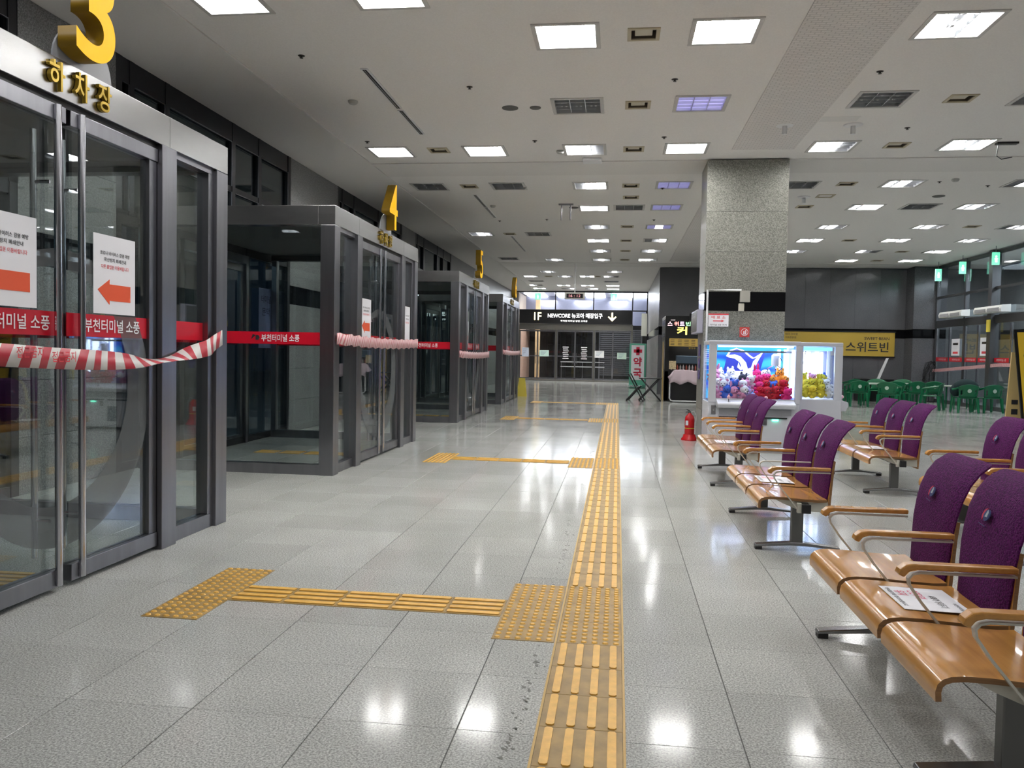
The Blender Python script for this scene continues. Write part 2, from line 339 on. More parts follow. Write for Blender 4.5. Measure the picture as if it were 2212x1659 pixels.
DL=[(.19,8.58),(.19,10.97),(.18,13.3),(-2.98,13.2),(-3.0,16.08),(.18,16.14),(.2,17.33),(.17,21.25),(-3.04,22.52),(4.19,10.97),(4.17,13.27),(4.2,16.13),(3.95,18.5),(6.3,23.75),(8.52,21.32),(4.1,17.3),(.17,23.85),(.17,26.2),(8.5,26.2),(.17,28.65),(8.5,28.6),(-.95,34.8),(-3.0,34.85)]
holes=[(x-.3,x+.3,y-.3,y+.3) for x,y,_ in LT]+[(x-.13,x+.13,y-.13,y+.13) for x,y in DL]
X0,X1,Y0,Y1=-6.5,13.0,YB,YF
bands=[(0,YB,8.1),(0,8.1,12.),(0,12.,15.2),(0,15.2,17.2),(0,17.2,19.9),(0,19.9,23.),(0,23,25.),(0,25.,27.4),(0,27.4,31),(0,31,33.7),(0,33.7,36),(0,36,38.3),(0,38.3,40.3),(0,40.3,YF)]
b=B()
for _,a0,a1 in bands:
    hs=[h for h in holes if h[2]>a0-.01 and h[3]<a1+.01]
    ys=sorted({a0,a1}|{h[2] for h in hs}|{h[3] for h in hs}); xs=sorted({X0,X1}|{h[0] for h in hs}|{h[1] for h in hs})
    for i in range(len(xs)-1):
        for j in range(len(ys)-1):
            cx=(xs[i]+xs[i+1])/2; cy=(ys[j]+ys[j+1])/2
            if any(h[0]<cx<h[1] and h[2]<cy<h[3] for h in hs): continue
            b.add([(xs[i],ys[j],CEIL),(xs[i+1],ys[j],CEIL),(xs[i+1],ys[j+1],CEIL),(xs[i],ys[j+1],CEIL)],[(0,3,2,1)])
# slab above closes the void
b.box(X0,X1,Y0,Y1,CEIL+.2,CEIL+.35)
ceil=tag(b.obj('ceiling',M_CEIL),kind='structure')
for v in holes[:0]: pass
b=B(); b.box(-6.5,-4.38,YB,YF,CEIL-.022,CEIL-.001); b.obj('soffit_strip',M_CEIL2,ceil,bevel=.004)
b=B(); b.box(-4.37,13,14.08,15.1,CEIL-.015,CEIL-.001)
b.obj('soffit_strip',M_CEIL2,ceil); b=B(); b.box(-4.37,13,29.6,30.9,CEIL-.015,CEIL-.001); b.obj('soffit_strip',M_CEIL2,ceil)
# perforated acoustic panels along the column line
M_PERF=bpy.data.materials.new('perforated_panel'); M_PERF.use_nodes=True
nt=M_PERF.node_tree; bs=nt.nodes['Principled BSDF']; g=nt.nodes.new('ShaderNodeNewGeometry'); bk=nt.nodes.new('ShaderNodeTexBrick')
bk.inputs['Scale'].default_value=1; bk.inputs['Brick Width'].default_value=.10; bk.inputs['Row Height'].default_value=.05; bk.inputs['Mortar Size'].default_value=.006
bk.inputs['Color1'].default_value=(.76,.73,.71,1); bk.inputs['Color2'].default_value=(.72,.695,.675,1); bk.inputs['Mortar'].default_value=(.56,.54,.52,1)
nt.links.new(g.outputs['Position'],bk.inputs[0]); nt.links.new(bk.outputs[0],bs.inputs['Base Color']); bs.inputs['Roughness'].default_value=.9; bs.inputs['Specular IOR Level'].default_value=.2
pb=nt.nodes.new('ShaderNodeBump'); pb.inputs['Strength'].default_value=.35; pb.inputs['Distance'].default_value=.004; pb.invert=True; nt.links.new(bk.outputs['Fac'],pb.inputs['Height']); nt.links.new(pb.outputs[0],bs.inputs['Normal'])
pm=B().box(-.478,.478,-.598,.598,-.012,0).mesh('acoustic_panel',M_PERF)
y=2.0
while y<29:
    if not (13.4<y<15.6):
        o=bpy.data.objects.new('acoustic_panel',pm); o.location=(2.2,y,CEIL-.001); o.parent=ceil; COL.objects.link(o)
    y+=1.2
# ---------------------------------------------------------------- left wall : granite piers and glazed window groups
VC=[4.45,10.87,18.15,24.45]
wl=B(); wl.box(XL-.25,XL-.05,YB,YB+.1,0,CEIL); 
wall_l=tag(B().box(XL-.22,XL-.02,-6,-2.6,0,CEIL-.02).obj('wall_left',M_WALLG),kind='structure')
def granite_pier(y0,y1):
    zs=[0,.62,1.28,1.9,2.21]; b=B()
    for a,c in zip([0,.55,1.1,1.65],[.55,1.1,1.65,2.215]): 
        B().box(XL-.2,XL,y0+.002,y1-.002,a+.002,c-.002).obj('stone_panel',M_WALLG,wall_l,bevel=.002)
    B().box(XL-.2,XL-.003,y0,y1,2.215,2.535).obj('black_stone_band',M_BLACK,wall_l)
    for a,c in ((2.535,3.27),(3.27,4.0),(4.0,CEIL-.025)): B().box(XL-.2,XL,y0+.002,y1-.002,a+.002,c-.002).obj('stone_panel',M_WALLG,wall_l,bevel=.002)
edges=[]
for c in VC: edges.append((c-2.3,c+2.6))
prev=-2.6
for n,(a,e) in enumerate(edges):
    granite_pier(prev,a); prev=e
granite_pier(prev,YF)
def window_group(n,y0,y1,c):
    fr=B(); x0,x1=XL-.12,XL
    def post(y,w_=.10,z0=0,z1=CEIL-.025): fr.box(x0,x1,y-w_/2,y+w_/2,z0,z1)
    posts=[y0+.05,c-2.0,c-1.25,c+.52,c+1.4,y1-.05]
    for p in posts: post(p,.12 if p in (posts[0],posts[-1]) else .09,2.95)
    for p in (y0+.05,c-1.0,c+1.0,y1-.05): post(p,.1,0,3.0)
    for z,hh in ((.05,.1),(2.92,.16),(3.76,.07),(4.585,.27)): fr.box(x0+.01,x1-.01,y0,y1,z-hh/2,z+hh/2)
    root=tag(fr.obj('window_%d'%n,M_DARKF),kind='structure')
    for i in range(5):
        for z0,z1 in ((3.0,3.725),(3.795,4.45)):
            B().box(XL-.07,XL-.055,posts[i]+.045,posts[i+1]-.045,z0,z1).obj('pane',M_GLASSD,root)
            t=B(); a,e=posts[i]+.06,posts[i+1]-.06   # thin bright beading
            t.box(XL-.01,XL+.004,a,e,z1-.02,z1-.012); t.box(XL-.01,XL+.004,e-.008,e,z0,z1-.012); t.obj('glazing_bead',M_STEEL,root)
    lows=[y0+.05,c-1.0,c+1.0,y1-.05]
    for i in (0,2): B().box(XL-.07,XL-.055,lows[i]+.05,lows[i+1]-.05,.1,2.84).obj('pane',M_GLASSD,root)
    return root
for n,(c,(a,e)) in enumerate(zip(VC,edges)):
    window_group(n+1,a,e,c)
    # outer double door in the wall plane
    d=tag(B().box(XL-.11,XL+.02,c-.98,c-.90,0,2.84).box(XL-.11,XL+.02,c+.90,c+.98,0,2.84).box(XL-.11,XL+.02,c-.9,c+.9,2.72,2.84).obj('door_%d'%(n+1),M_STEEL),kind='structure')
    for s in (-1,1):
        ang=.0
        l=B().box(XL-.08,XL-.02,min(0,s*.89)+c,max(0,s*.89)+c,.02,.14).box(XL-.08,XL-.02,min(0,s*.89)+c,max(0,s*.89)+c,2.6,2.7).box(XL-.08,XL-.02,c+s*.84-.04,c+s*.84+.04,.14,2.6).box(XL-.08,XL-.02,c+s*.03-.025,c+s*.03+.025,.14,2.6).obj('door_leaf',M_STEEL,d)
        B().box(XL-.055,XL-.045,c+s*.445-.36,c+s*.445+.36,.14,2.6).obj('pane',M_GLASSD,l)
        B().tube([(XL+.03,c+s*.09,.3),(XL+.03,c+s*.09,2.4)],.015).obj('handle',M_CHROME,l)
# ---------------------------------------------------------------- far end wall, side walls, column
def slabs(name,x0,x1,y0,y1,axis,kind='structure',m=M_DARKW,step=.9,band=True):
    r=None; zs=[0,.55,1.1,1.65,2.215]; 
    r=tag(B().box(x0+.02,x1-.02,y0+.02,y1-.02,0,CEIL-.02).obj(name,M_GROUT),kind=kind)
    def seg(z0,z1,mm,nm,sk=0):
        if axis=='x': n=max(1,round((x1-x0)/step))
        else: n=max(1,round((y1-y0)/step))
        for i in range(n):
            if axis=='x': a=x0+(x1-x0)*i/n; c=x0+(x1-x0)*(i+1)/n; B().box(a+.002,c-.002,y0+sk,y1-sk,z0+.002,z1-.002).obj(nm,mm,r)
            else: a=y0+(y1-y0)*i/n; c=y0+(y1-y0)*(i+1)/n; B().box(x0+sk,x1-sk,a+.002,c-.002,z0+.002,z1-.002).obj(nm,mm,r)
    for a,c in zip(zs[:-1],zs[1:]): seg(a,c,m,'stone_panel')
    if band: seg(2.215,2.535,M_BLACK,'black_stone_band',.003)
    else: seg(2.215,2.535,m,'stone_panel')
    for a,c in ((2.535,3.2),(3.2,3.87),(3.87,CEIL-.02)): seg(a,c,m,'stone_panel')
    return r
slabs('wall_back',1.5,10.25,31,31.3,'x')
slabs('wall_corridor',1.5,1.8,31.3,YF,'y',m=M_WALLG,step=1.2)
slabs('pillar_corner',10.25,11.35,30.2,31.3,'x',m=M_DARKW,step=1.1)
# column by the claw machines
col=slabs('column',1.42,2.74,14.02,14.95,'x',m=M_COLM,step=1.4)
b=B().tube([(1.47,13.985,.1),(1.47,13.985,2.56),(2.02,13.985,2.56)],.017); b.obj('conduit',M_WHITE,col,smooth=True)
B().box(2.0,2.16,13.95,14.02,2.36,2.55).obj('junction_box',mat('grey_box',(.35,.34,.30),.5),col,bevel=.006)
B().box(1.98,2.07,13.96,14.02,2.21,2.34).obj('switch_box',M_CREAM,col,bevel=.008)
# door and glazing at far end : one big frame
def far_end():
    Y=YF; x0,x1=-5.15,.75
    fr=B()
    M_BR=mat('bronze_steel',(.28,.27,.25),.3,1)
    for x in (-5.2,-3.22,-1.24,.72): fr.box(x-.045,x+.045,Y-.06,Y+.06,0,2.72)
    fr.box(-5.2,.76,Y-.12,Y+.12,2.70,3.02); fr.box(-5.2,.76,Y-.05,Y+.05,0,.07)
    root=tag(fr.obj('door_5',M_BR),kind='structure')
    for k,(a,c) in enumerate(((-5.155,-3.265),(-3.175,-1.285),(-1.195,.675))):
        mid=(a+c)/2
        for s in (-1,1):
            u0,u1=(a,mid) if s<0 else (mid,c); w_=.035
            l=B().box(u0,u0+w_,Y-.025,Y+.025,.08,2.68).box(u1-w_,u1,Y-.025,Y+.025,.08,2.68).box(u0,u1,Y-.025,Y+.025,2.6,2.68).box(u0,u1,Y-.025,Y+.025,.08,.17).box(u0,u1,Y-.02,Y+.02,1.28,1.34).obj('door_leaf',M_STEEL,root)
            B().box(u0+w_,u1-w_,Y-.004,Y+.004,.17,2.6).obj('pane',M_CLEAR,l)
            hx=mid+s*.09; B().tube([(hx,Y-.07,.9),(hx,Y-.07,1.5)],.014).obj('handle',M_CHROME,l)
    w2=B()
    for x in (-5.55,-3.3,-1.3,.72,1.48): w2.box(x-.03,x+.03,Y-.05,Y+.05,3.74,CEIL-.02)
    w2.box(-5.6,1.5,Y-.05,Y+.05,3.70,3.76); w2.box(-5.6,1.5,Y-.05,Y+.05,CEIL-.07,CEIL-.01); w2.box(.69,1.5,Y-.05,Y+.05,2.75,2.95); w2.box(1.42,1.5,Y-.05,Y+.05,0,3.7)
    r2=tag(w2.obj('window_5',M_DARKF),kind='structure')
    for a,c in ((-5.52,-3.33),(-3.27,-1.33),(-1.27,.69),(.75,1.45)): B().box(a,c,Y-.004,Y+.004,3.76,CEIL-.07).obj('pane',M_CLEAR,r2)
    B().box(.77,1.42,Y-.004,Y+.004,0,2.75).obj('pane',M_CLEAR,r2); B().box(.77,1.42,Y-.004,Y+.004,2.95,3.7).obj('pane',M_CLEAR,r2)
far_end()
# sign band over far doors
s=empty('direction_sign',(-2.2,YF-.2,3.02),0,'long black entrance sign reading 1F with a down arrow over the far doors','sign')
B().box(-2.98,2.93,-.08,.06,0,.73).obj('sign_box',M_BLK,s,bevel=.01)
M_TW=lamp('lit_white_text',(1,1,1),1.3); M_TY=lamp('lit_yellow_text',(1,.85,.4),1.3)
text('1F',.5,M_TY,(-2.0,-.085,.37),'-y',s,.012,width=.38,height=.40)
text('NEWCORE 뉴코아 매장입구',.3,M_TW,(-.05,-.085,.42),'-y',s,.012,width=2.85,height=.26)
text('주차장·터미널 방면 고객용',.14,M_TW,(-.1,-.085,.14),'-y',s,.006,width=1.4,height=.09)
b=B(); b.prism([(1.84,.60),(1.92,.60),(1.92,.30),(2.06,.41),(2.1,.36),(1.88,.14),(1.66,.36),(1.70,.41),(1.84,.30)],-.087,-.082,'xz'); b.obj('down_arrow',M_TY,s)
# hall beyond the far doors
r=tag(B().box(-6.5,4,YF+.02,51,-.1,0).obj('floor_entrance',mat('pale_floor',(.5,.46,.42),.15)),kind='structure')
tag(B().box(-6.5,4,YF+.1,51,4.74,4.84).obj('ceiling_entrance',mat('white_ceiling',(.55,.57,.68),.4)),kind='structure')
brw=B().box(-5.5,-5.3,YF+.3,49,0,4.7).obj('wall_brick',mat('mortar',(.45,.38,.33),.8)); tag(brw,kind='structure')
bb=B()
for j in range(34):
    for i in range(24):
        y=YF+.35+i*.235+(.117 if j%2 else 0); bb.box(-5.3,-5.288,y,y+.22,.02+j*.08,.02+j*.08+.068)
tag(bb.obj('bricks',mat('brick_face',(.50,.33,.25),.8,noise=(30,.15)),brw),kind='stuff')
tag(B().box(-5.3,4,49,49.2,0,4.7).obj('wall_entrance',mat('dark_shop_wall',(.03,.028,.026),.4)),kind='structure')
tag(B().box(-5.3,4,46.9,48.9,2.9,4.73).obj('wall_bulkhead',mat('pale_lilac_panel',(.22,.23,.32),.3)),kind='structure')
pil=tag(B().box(-4.65,-4.4,46,46.3,0,4.7).obj('pillar_entrance',mat('warm_column',(.7,.5,.28),.5)),kind='structure')
sh=empty('roller_shutter',(0,46.5,0),0,'dark horizontal roller shutter behind the right far doors','shutter')
for k in range(24): B().box(-1.0,1.3,0,.05,.25+k*.115,.25+k*.115+.075).obj('slat',mat('shutter_slat',(.10,.10,.11),.4,.5),sh)
B().box(-1.0,1.3,.05,.07,.2,3.1).obj('shutter_back',M_BLK,sh); B().box(-1.06,-1.0,-.05,.08,0,3.1).obj('guide_rail',M_STEEL,sh); B().box(1.3,1.36,-.05,.08,0,3.1).obj('guide_rail',M_STEEL,sh)
for i,(x0,x1,z1) in enumerate(((-4.2,-3.4,2.7),(-3.1,-1.2,2.7))):
    d=empty('shop_front',((x0+x1)/2,48.6,0),0,['dark narrow shop door behind the left far doors','dark wide shop window behind the middle far doors'][i],'shop front')
    hw=(x1-x0)/2
    B().box(-hw,hw,.02,.06,0,z1).obj('backing',mat('dark_shop',(.012,.011,.01),.2),d)
    f=B()
    for x in (-hw,0,hw): f.box(x-.03,x+.03,-.02,.02,0,z1)
    for z in (.05,1.0,2.0,z1): f.box(-hw,hw,-.02,.02,z-.03,z+.03)
    f.obj('frame',M_DARKF,d)
lb=lamp('mall_light_bar',(.95,.97,1),5)
n=0
for iy,y in enumerate((44.4,45.2,46.0,46.8)):
    for ix,x in enumerate((-4.6,-2.9,-1.3,.2,1.2)):
        o=single(B().box(-.55,.55,-.05,.05,-.06,0),'light_bar',lb,'fluorescent strip beyond the far doors, %s from left in the %s row'%(ORD[ix],ORD[iy]),'ceiling light','strip lights beyond the far doors',loc=(x,y,4.735)); n+=1
# queue barrier seen through the doors
q=empty('barrier_rail',(-2.0,44.8,0),0,'low steel barrier with two white rails behind the far doors','barrier')
for z in (.98,.72): B().box(-1.1,1.3,-.02,.02,z,z+.045).obj('rail',M_WHITE,q)
for x in (-1.05,.1,1.25): B().tube([(x,0,0),(x,0,1.0)],.02).obj('post',M_STEEL,q)
for x0,z0,w_,h_,lb_,cl in ((-4.85,1.5,.36,.48,'pale notice on the far left door',(.65,.72,.85)),(-3.85,1.45,.5,.33,'mint notice on the second far door',(.6,.8,.72)),(-.95,1.45,.5,.36,'white notice with circle mark on the fifth far door',(.8,.8,.8)),(.22,1.38,.48,.34,'yellow and blue poster on the sixth far door',(.45,.6,.5))):
    p=empty('door_notice',(x0,YF-.04,z0),0,lb_,'notice'); B().box(-w_/2,w_/2,-.004,.004,-h_/2,h_/2).obj('sheet',mat('sheet_'+cl.__repr__(),cl,.6),p)
    for k in range(4): B().box(-w_*.35,w_*.3-.05*k,-.0055,-.0042,h_*.3-k*h_*.18,h_*.3-k*h_*.18+.02).obj('print_line',mat('print_grey',(.25,.3,.4),.6),p)
for j,x0 in enumerate((-2.72,-1.75)):
    p=empty('opening_hours_decal',(x0,YF-.035,1.35),0,'white block lettering on the %s middle far door'%['left','right'][j],'decal')
    for k in range(7): B().box(-.16+.02*(k%3),.16-.03*(k%2),-.003,0,.42-k*.1,.42-k*.1+.05).obj('print_line',M_TXTW,p)
# ---------------------------------------------------------------- right glass wall
def right_wall():
    X=XR; ms=[30.1,27.75,25.75,23.5,21.2,18.9,16.6,14.3,12,9.7,7.4,5]
    fr=B()
    for i,y in enumerate(ms): fr.box(X-.04,X+.08,y-.05,y+.05,0,CEIL-.02) if i!=2 else fr.box(X-.14,X+.1,y-.12,y+.12,0,CEIL-.02)
    for z,h_ in ((3.62,.07),(2.7,.24),(.06,.12),(4.66,.1)): fr.box(X-.03,X+.07,5,30.1,z-h_/2,z+h_/2)
    root=tag(fr.obj('window_6',mat('grey_mullion',(.10,.10,.105),.35,.6)),kind='structure')
    for a,c in zip(ms[1:],ms[:-1]):
        B().box(X+.01,X+.02,a+.06,c-.06,3.66,4.6).obj('pane',M_GLASS,root); B().box(X+.01,X+.02,a+.06,c-.06,2.83,3.58).obj('pane',M_GLASS,root)
        m_=(a+c)/2
        for u,v in ((a+.06,m_-.02),(m_+.02,c-.06)):
            l=B().box(X-.02,X+.03,u,u+.03,.12,2.56).box(X-.02,X+.03,v-.03,v,.12,2.56).obj('door_leaf',M_CHROME,root)
            B().box(X,X+.012,u+.03,v-.03,.12,2.58).obj('pane',M_GLASS,l)
            B().box(X-.006,X-.002,u+.03,v-.03,1.42,1.56).obj('red_band',M_RED,l)
            text('부천터미널 소풍',.1,M_TXTW,(X-.008,(u+v)/2,1.49),'-x',l,.01,width=.6,height=.07)
right_wall()
slabs('wall_lobby',13.2,13.4,4,31,'y',m=M_WALLG,step=1.6)
tag(B().box(11,13.4,31,31.2,0,CEIL).obj('wall_lobby_end',M_WALLG),kind='structure')
tag(B().box(-6,13.4,YB-.2,YB,0,CEIL).obj('wall_rear',mat('rear_wall',(.5,.5,.48),.5)),kind='structure')
tag(B().box(XR,XR+.2,YB,5,0,CEIL).obj('wall_right',M_WALLG),kind='structure')
# ================================================================ CEILING FITTINGS
frame_me=None
def ring(o,i,z0,z1):
    b=B(); b.box(-o,o,-o,-i,z0,z1).box(-o,o,i,o,z0,z1).box(-o,-i,-i,i,z0,z1).box(i,o,-i,i,z0,z1); return b
fr_me=ring(.345,.298,-.012,.004).mesh('frame',mat('white_frame',(.55,.54,.52),.5),bevel=.003)
hs=B(); t=.09
hs.box(-.3,.3,-.3,-.296,0,t).box(-.3,.3,.296,.3,0,t).box(-.3,-.296,-.3,.3,0,t).box(.296,.3,-.3,.3,0,t).box(-.3,.3,-.3,.3,t,t+.006)
hs_me=hs.mesh('housing',M_REF)
lv=B()
for x in (-.1,.1): lv.box(x-.004,x+.004,-.295,.295,.001,.05)
for y in (-.15,0,.15): lv.box(-.295,.295,y-.003,y+.003,.001,.035)
lv_me=lv.mesh('louver',M_REF)
cell=B().box(-.094,.094,-.292,.292,.036,.046); lc=B(); lc.slot(0); lc.box(-.094,.094,-.292,.292,.046,.056); lc.slot(1); lc.tube([(-.04,-.28,.036),(-.04,.28,.036)],.016,8).tube([(.04,-.28,.036),(.04,.28,.036)],.016,8); lit_me=lc.mesh('lamp_cell',[M_LIT,lamp('lit_tube',(1,.99,.96),LAMP*2.2)]); dim_me=cell.mesh('lamp_cell',M_DIM)
off=B(); off.tube([(-.03,-.28,.07),(-.03,.28,.07)],.013,6).tube([(.03,-.28,.07),(.03,.28,.07)],.013,6); off.box(-.05,.05,-.29,-.25,.05,.085); off_me=off.mesh('lamp_cell',mat('unlit_tube',(.5,.5,.5),.4))
def link(me,name,parent,loc=(0,0,0)):
    o=bpy.data.objects.new(name,me); COL.objects.link(o); o.parent=parent; o.location=loc; return o
rows=[7.42,8.6,10.96,13.3,16.14,18.56,21.35,22.53,23.8,26.2,28.6,32.85,34.85,37.2,39.4,41.35]
def rowi(y): return min(range(len(rows)),key=lambda i:abs(rows[i]-y))
byrow={}
for t_ in LT: byrow.setdefault((rowi(t_[1]),t_[0]>2.2),[]).append(t_[0])
ROWN=ORD+['fifteenth','sixteenth']
SN={(1,1,1):'fully lit',(0,0,0):'unlit',(2,2,2):'dim bluish'}
for x,y,st in LT:
    ri=rowi(y); side=x>2.2; xs=sorted(byrow[(ri,side)]); k=xs.index(x)
    s_name=SN.get(st) or {(1,0,1):'two-tube lit',(0,1,0):'centre-lit'}.get(st,'partly lit')
    e=empty('ceiling_light',(x,y,CEIL),0,'%s louvred light, %s from left in %s light row over the %s'%(s_name,ORD[k],ROWN[ri],'seating side' if side else 'walkway'),'ceiling light','square louvred ceiling lights')
    link(fr_me,'frame',e); link(hs_me,'housing',e); link(lv_me,'louver',e)
    for q_,xx in zip(st,(-.2,0,.2)): link({1:lit_me,2:dim_me,0:off_me}[q_],'lamp_cell',e,(xx,0,0))
df_me=ring(.165,.125,-.012,.003).mesh('frame',M_BEIGE,bevel=.003)
dh=B(); dh.box(-.13,.13,-.13,-.126,0,.08).box(-.13,.13,.126,.13,0,.08).box(-.13,-.126,-.13,.13,0,.08).box(.126,.13,-.13,.13,0,.08).box(-.13,.13,-.13,.13,.08,.084); dh_me=dh.mesh('housing',mat('brown_housing',(.10,.08,.06),.5))
dd_me=B().box(-.09,.09,-.11,.11,.02,.06).mesh('diffuser',mat('cream_diffuser',(.55,.52,.42),.5),bevel=.006)
for n,(x,y) in enumerate(sorted(DL,key=lambda t:(t[1],t[0]))):
    e=empty('small_downlight',(x,y,CEIL),0,'small beige square downlight, %s in order away from the entrance over the %s'%((ORD+['fifteenth','sixteenth','seventeenth','eighteenth','nineteenth','twentieth'])[[t for t in sorted(DL,key=lambda t:(t[1],t[0])) if (t[0]>2.2)==(x>2.2)].index((x,y))],'seating side' if x>2.2 else 'walkway'),'downlight','small square downlights')
    link(df_me,'frame',e); link(dh_me,'housing',e); link(dd_me,'diffuser',e)
# linear air slots
def slot(x,y0,y1,lab):
    e=empty('air_slot',(x,(y0+y1)/2,CEIL),0,lab,'air slot','linear air slots'); L_=(y1-y0)/2
    B().box(-.045,.045,-L_,L_,-.012,-.001).obj('frame',M_WHITE,e); B().box(-.022,.022,-L_+.02,L_-.02,-.016,-.012).obj('gap',M_BLK,e); B().box(-.002,.002,-L_+.02,L_-.02,-.019,-.016).obj('blade',M_WHITE,e)
slot(-3.02,9.35,10.9,'long thin black air slot above the nearest doorway'); slot(-3.02,10.98,12.2,'thin black air slot continuing past the nearest one')
slot(-3.04,16.95,18.3,'thin black air slot above the number five doorway, nearer half'); slot(-3.04,18.4,19.8,'thin black air slot above the number five doorway, farther half')
slot(-3.04,22.95,24.5,'thin black air slot above the number six doorway, nearer half'); slot(-3.04,24.6,26.3,'thin black air slot above the number six doorway, farther half')
for y0,y1,l in ((12.6,14.1,'thin black air slot against the left windows past the number four doorway'),(19.3,21,'thin black air slot against the left windows past the number five doorway')):
    e=slot(-5.3,y0,y1,l)
def disc(name,x,y,r,prof,m,lab,cat,group=None,m2=None):
    e=empty(name,(x,y,CEIL),0,lab,cat,group)
    B().lathe(prof,n=20).obj('body',m,e,smooth=True)
    if m2: B().lathe([(r*.55,-.012),(r*.8,-.010),(r*.8,-.006)],n=16).obj('grille',m2,e)
    return e
for x,y,r,l in ((-1.51,10.99,.11,'large round grey ceiling speaker, left of the pair'),(-1.17,11.0,.075,'small round dark ceiling vent, right of the pair'),(-1.05,18.5,.11,'round grey ceiling speaker beside the fifth light row'),(6.3,17.4,.12,'round dark speaker above the seats near the right glass')):
    disc('ceiling_speaker',x,y,r,[(r,-.001),(r,-.008),(r*.85,-.014)],mat('speaker_grey',(.12,.12,.115),.6),l,'speaker',None,M_BLK)
spr=[(-1.9,10.1),(.6,10.0),(-4.0,12.6),(-1.35,12.7),(.62,12.6),(-3.6,8.9),(2.9,9.9),(-1.9,16.2),(.8,16.4),(4.0,12.3),(-1.8,20.1),(.8,20.2),(-3.0,20.3),(5.8,16.0),(6.8,16.4)]
for n,(x,y) in enumerate(sorted(spr,key=lambda t:t[1])):
    e=disc('sprinkler',x,y,.04,[(.04,-.001),(.036,-.005),(.012,-.008),(.010,-.022),(.020,-.024),(.020,-.027)],mat('dark_metal',(.05,.045,.04),.4,.7),'tiny dark ceiling sprinkler, %s nearest of the fifteen'%(ORD+['fifteenth'])[n],'sprinkler','ceiling sprinklers')
for x,y,l in ((-3.55,10.55,'white dome smoke detector beside the nearest air slot'),(-1.0,13.35,'white dome smoke detector between third row lights'),(-2.85,18.2,'white dome smoke detector above the number five doorway'),(6.0,15.8,'white dome smoke detector over the seats')):
    disc('smoke_detector',x,y,.06,[(.065,-.001),(.065,-.02),(.045,-.045),(.02,-.05)],mat('detector_white',(.45,.45,.43),.5),l,'smoke detector')
for x,y,l in ((2.27,12.05,'white stub bracket on the perforated ceiling strip'),(3.21,12.1,'white stub bracket right of the perforated ceiling strip'),(3.7,17.4,'white stub bracket beyond the column, right of the light'),(3.3,17.8,'white stub bracket beyond the column, beside the round reflector'),):
    e=empty('ceiling_bracket',(x,y,CEIL),0,l,'bracket'); B().lathe([(.13,-.001),(.12,-.014),(.05,-.02)],n=20).obj('plate',M_WHITE,e,smooth=True); B().tube([(0,0,-.015),(0,0,-.13)],.035,10).obj('stub',M_WHITE,e,smooth=True)
single(B().lathe([(.17,0),(.18,.02),(.16,.05)],n=24),'round_reflector',M_WHITE,'round white disc hanging by the ceiling beyond the column','reflector',loc=(2.95,17.6,CEIL-.35),smooth=True)
B().tube([(2.95,17.6,CEIL-.3),(2.95,17.6,CEIL)],.008).obj('stem',M_STEEL,bpy.data.objects['round_reflector']).matrix_parent_inverse=Matrix.Translation((-2.95,-17.6,-(CEIL-.35)))
single(B().box(-.25,.25,-.12,.12,-.002,0),'ceiling_patch',mat('clean_patch',(.72,.71,.69),.8),'paler square patch on the ceiling beside the perforated strip','patch',loc=(2.95,11.8,CEIL-.001))
single(B().box(-.16,.16,-.13,.13,-.05,0),'wireless_router',M_WHITE,'flat white wireless box just behind the half-lit third row light','router',loc=(-.5,13.95,CEIL-.002),bevel=.015)
e=empty('hanging_bracket',(-1.2,18.05,CEIL),0,'empty steel hanging bracket with two short rods','bracket'); B().box(-.16,.16,-.05,.05,-.03,-.001).obj('plate',M_STEEL,e)
for s in (-.1,.1): B().tube([(s,0,-.03),(s,0,-.36)],.012).obj('rod',M_STEEL,e)
e=empty('camera_bracket',(5.75,13.2,CEIL),0,'small black wired bracket beside the two-tube right light','bracket'); B().box(-.18,.12,-.05,.05,-.03,-.001).obj('plate',M_BLK,e); B().tube([(-.15,0,-.02),(-.17,0,-.2),(-.1,0,-.25),(.05,0,-.22)],.008).obj('wire',M_BLK,e)
# exit signs
def exit_sign(x,y,z,lab,face='-y',w_=.3,h_=.38):
    e=empty('exit_sign',(x,y,z),0,lab,'exit sign')
    B().box(-w_/2,w_/2,-.03,.03,-h_/2,h_/2).obj('case',M_EXIT,e,bevel=.01)
    b=B(); b.box(-.03,.03,-.034,-.031,-.1,.02).box(-.05,.05,-.034,-.031,-.02,.0); b.ball((0,-.032,.06),.03,8,5,(1,.1,1)); b.obj('running_figure',M_EXITW,e)
    B().tube([(0,0,h_/2),(0,0,CEIL-z)],.01).obj('stem',M_STEEL,e)
exit_sign(10.55,28.9,4.3,'green exit sign nearest the corner pillar',w_=.2,h_=.4); exit_sign(10.6,27.1,4.35,'green exit sign, middle of the three on the right',w_=.2,h_=.38); exit_sign(10.62,24.9,4.38,'green exit sign nearest the yellow board',w_=.2,h_=.36)
exit_sign(-4.2,42.6,4.42,'pale green exit sign above the far doors, left',w_=.32,h_=.34); exit_sign(-.25,42.6,4.42,'pale green exit sign above the far doors, right',w_=.34,h_=.34)
# clock
e=empty('digital_clock',(-1.6,29.9,3.44),0,'white framed digital clock hanging from a ceiling pole','clock')
B().box(-.37,.37,-.06,.06,0,.25).obj('case',mat('clock_case',(.6,.6,.56),.4),e,bevel=.02); B().box(-.30,.30,-.066,-.058,.045,.2).obj('screen',M_BLK,e)
text('16 : 12',.12,lamp('red_digits',(1,.02,.04),.35),(0,-.069,.122),'-y',e,.01,width=.42,height=.1); B().tube([(0,0,.25),(0,0,1.3)],.02,8).obj('pole',M_WHITE,e,smooth=True)
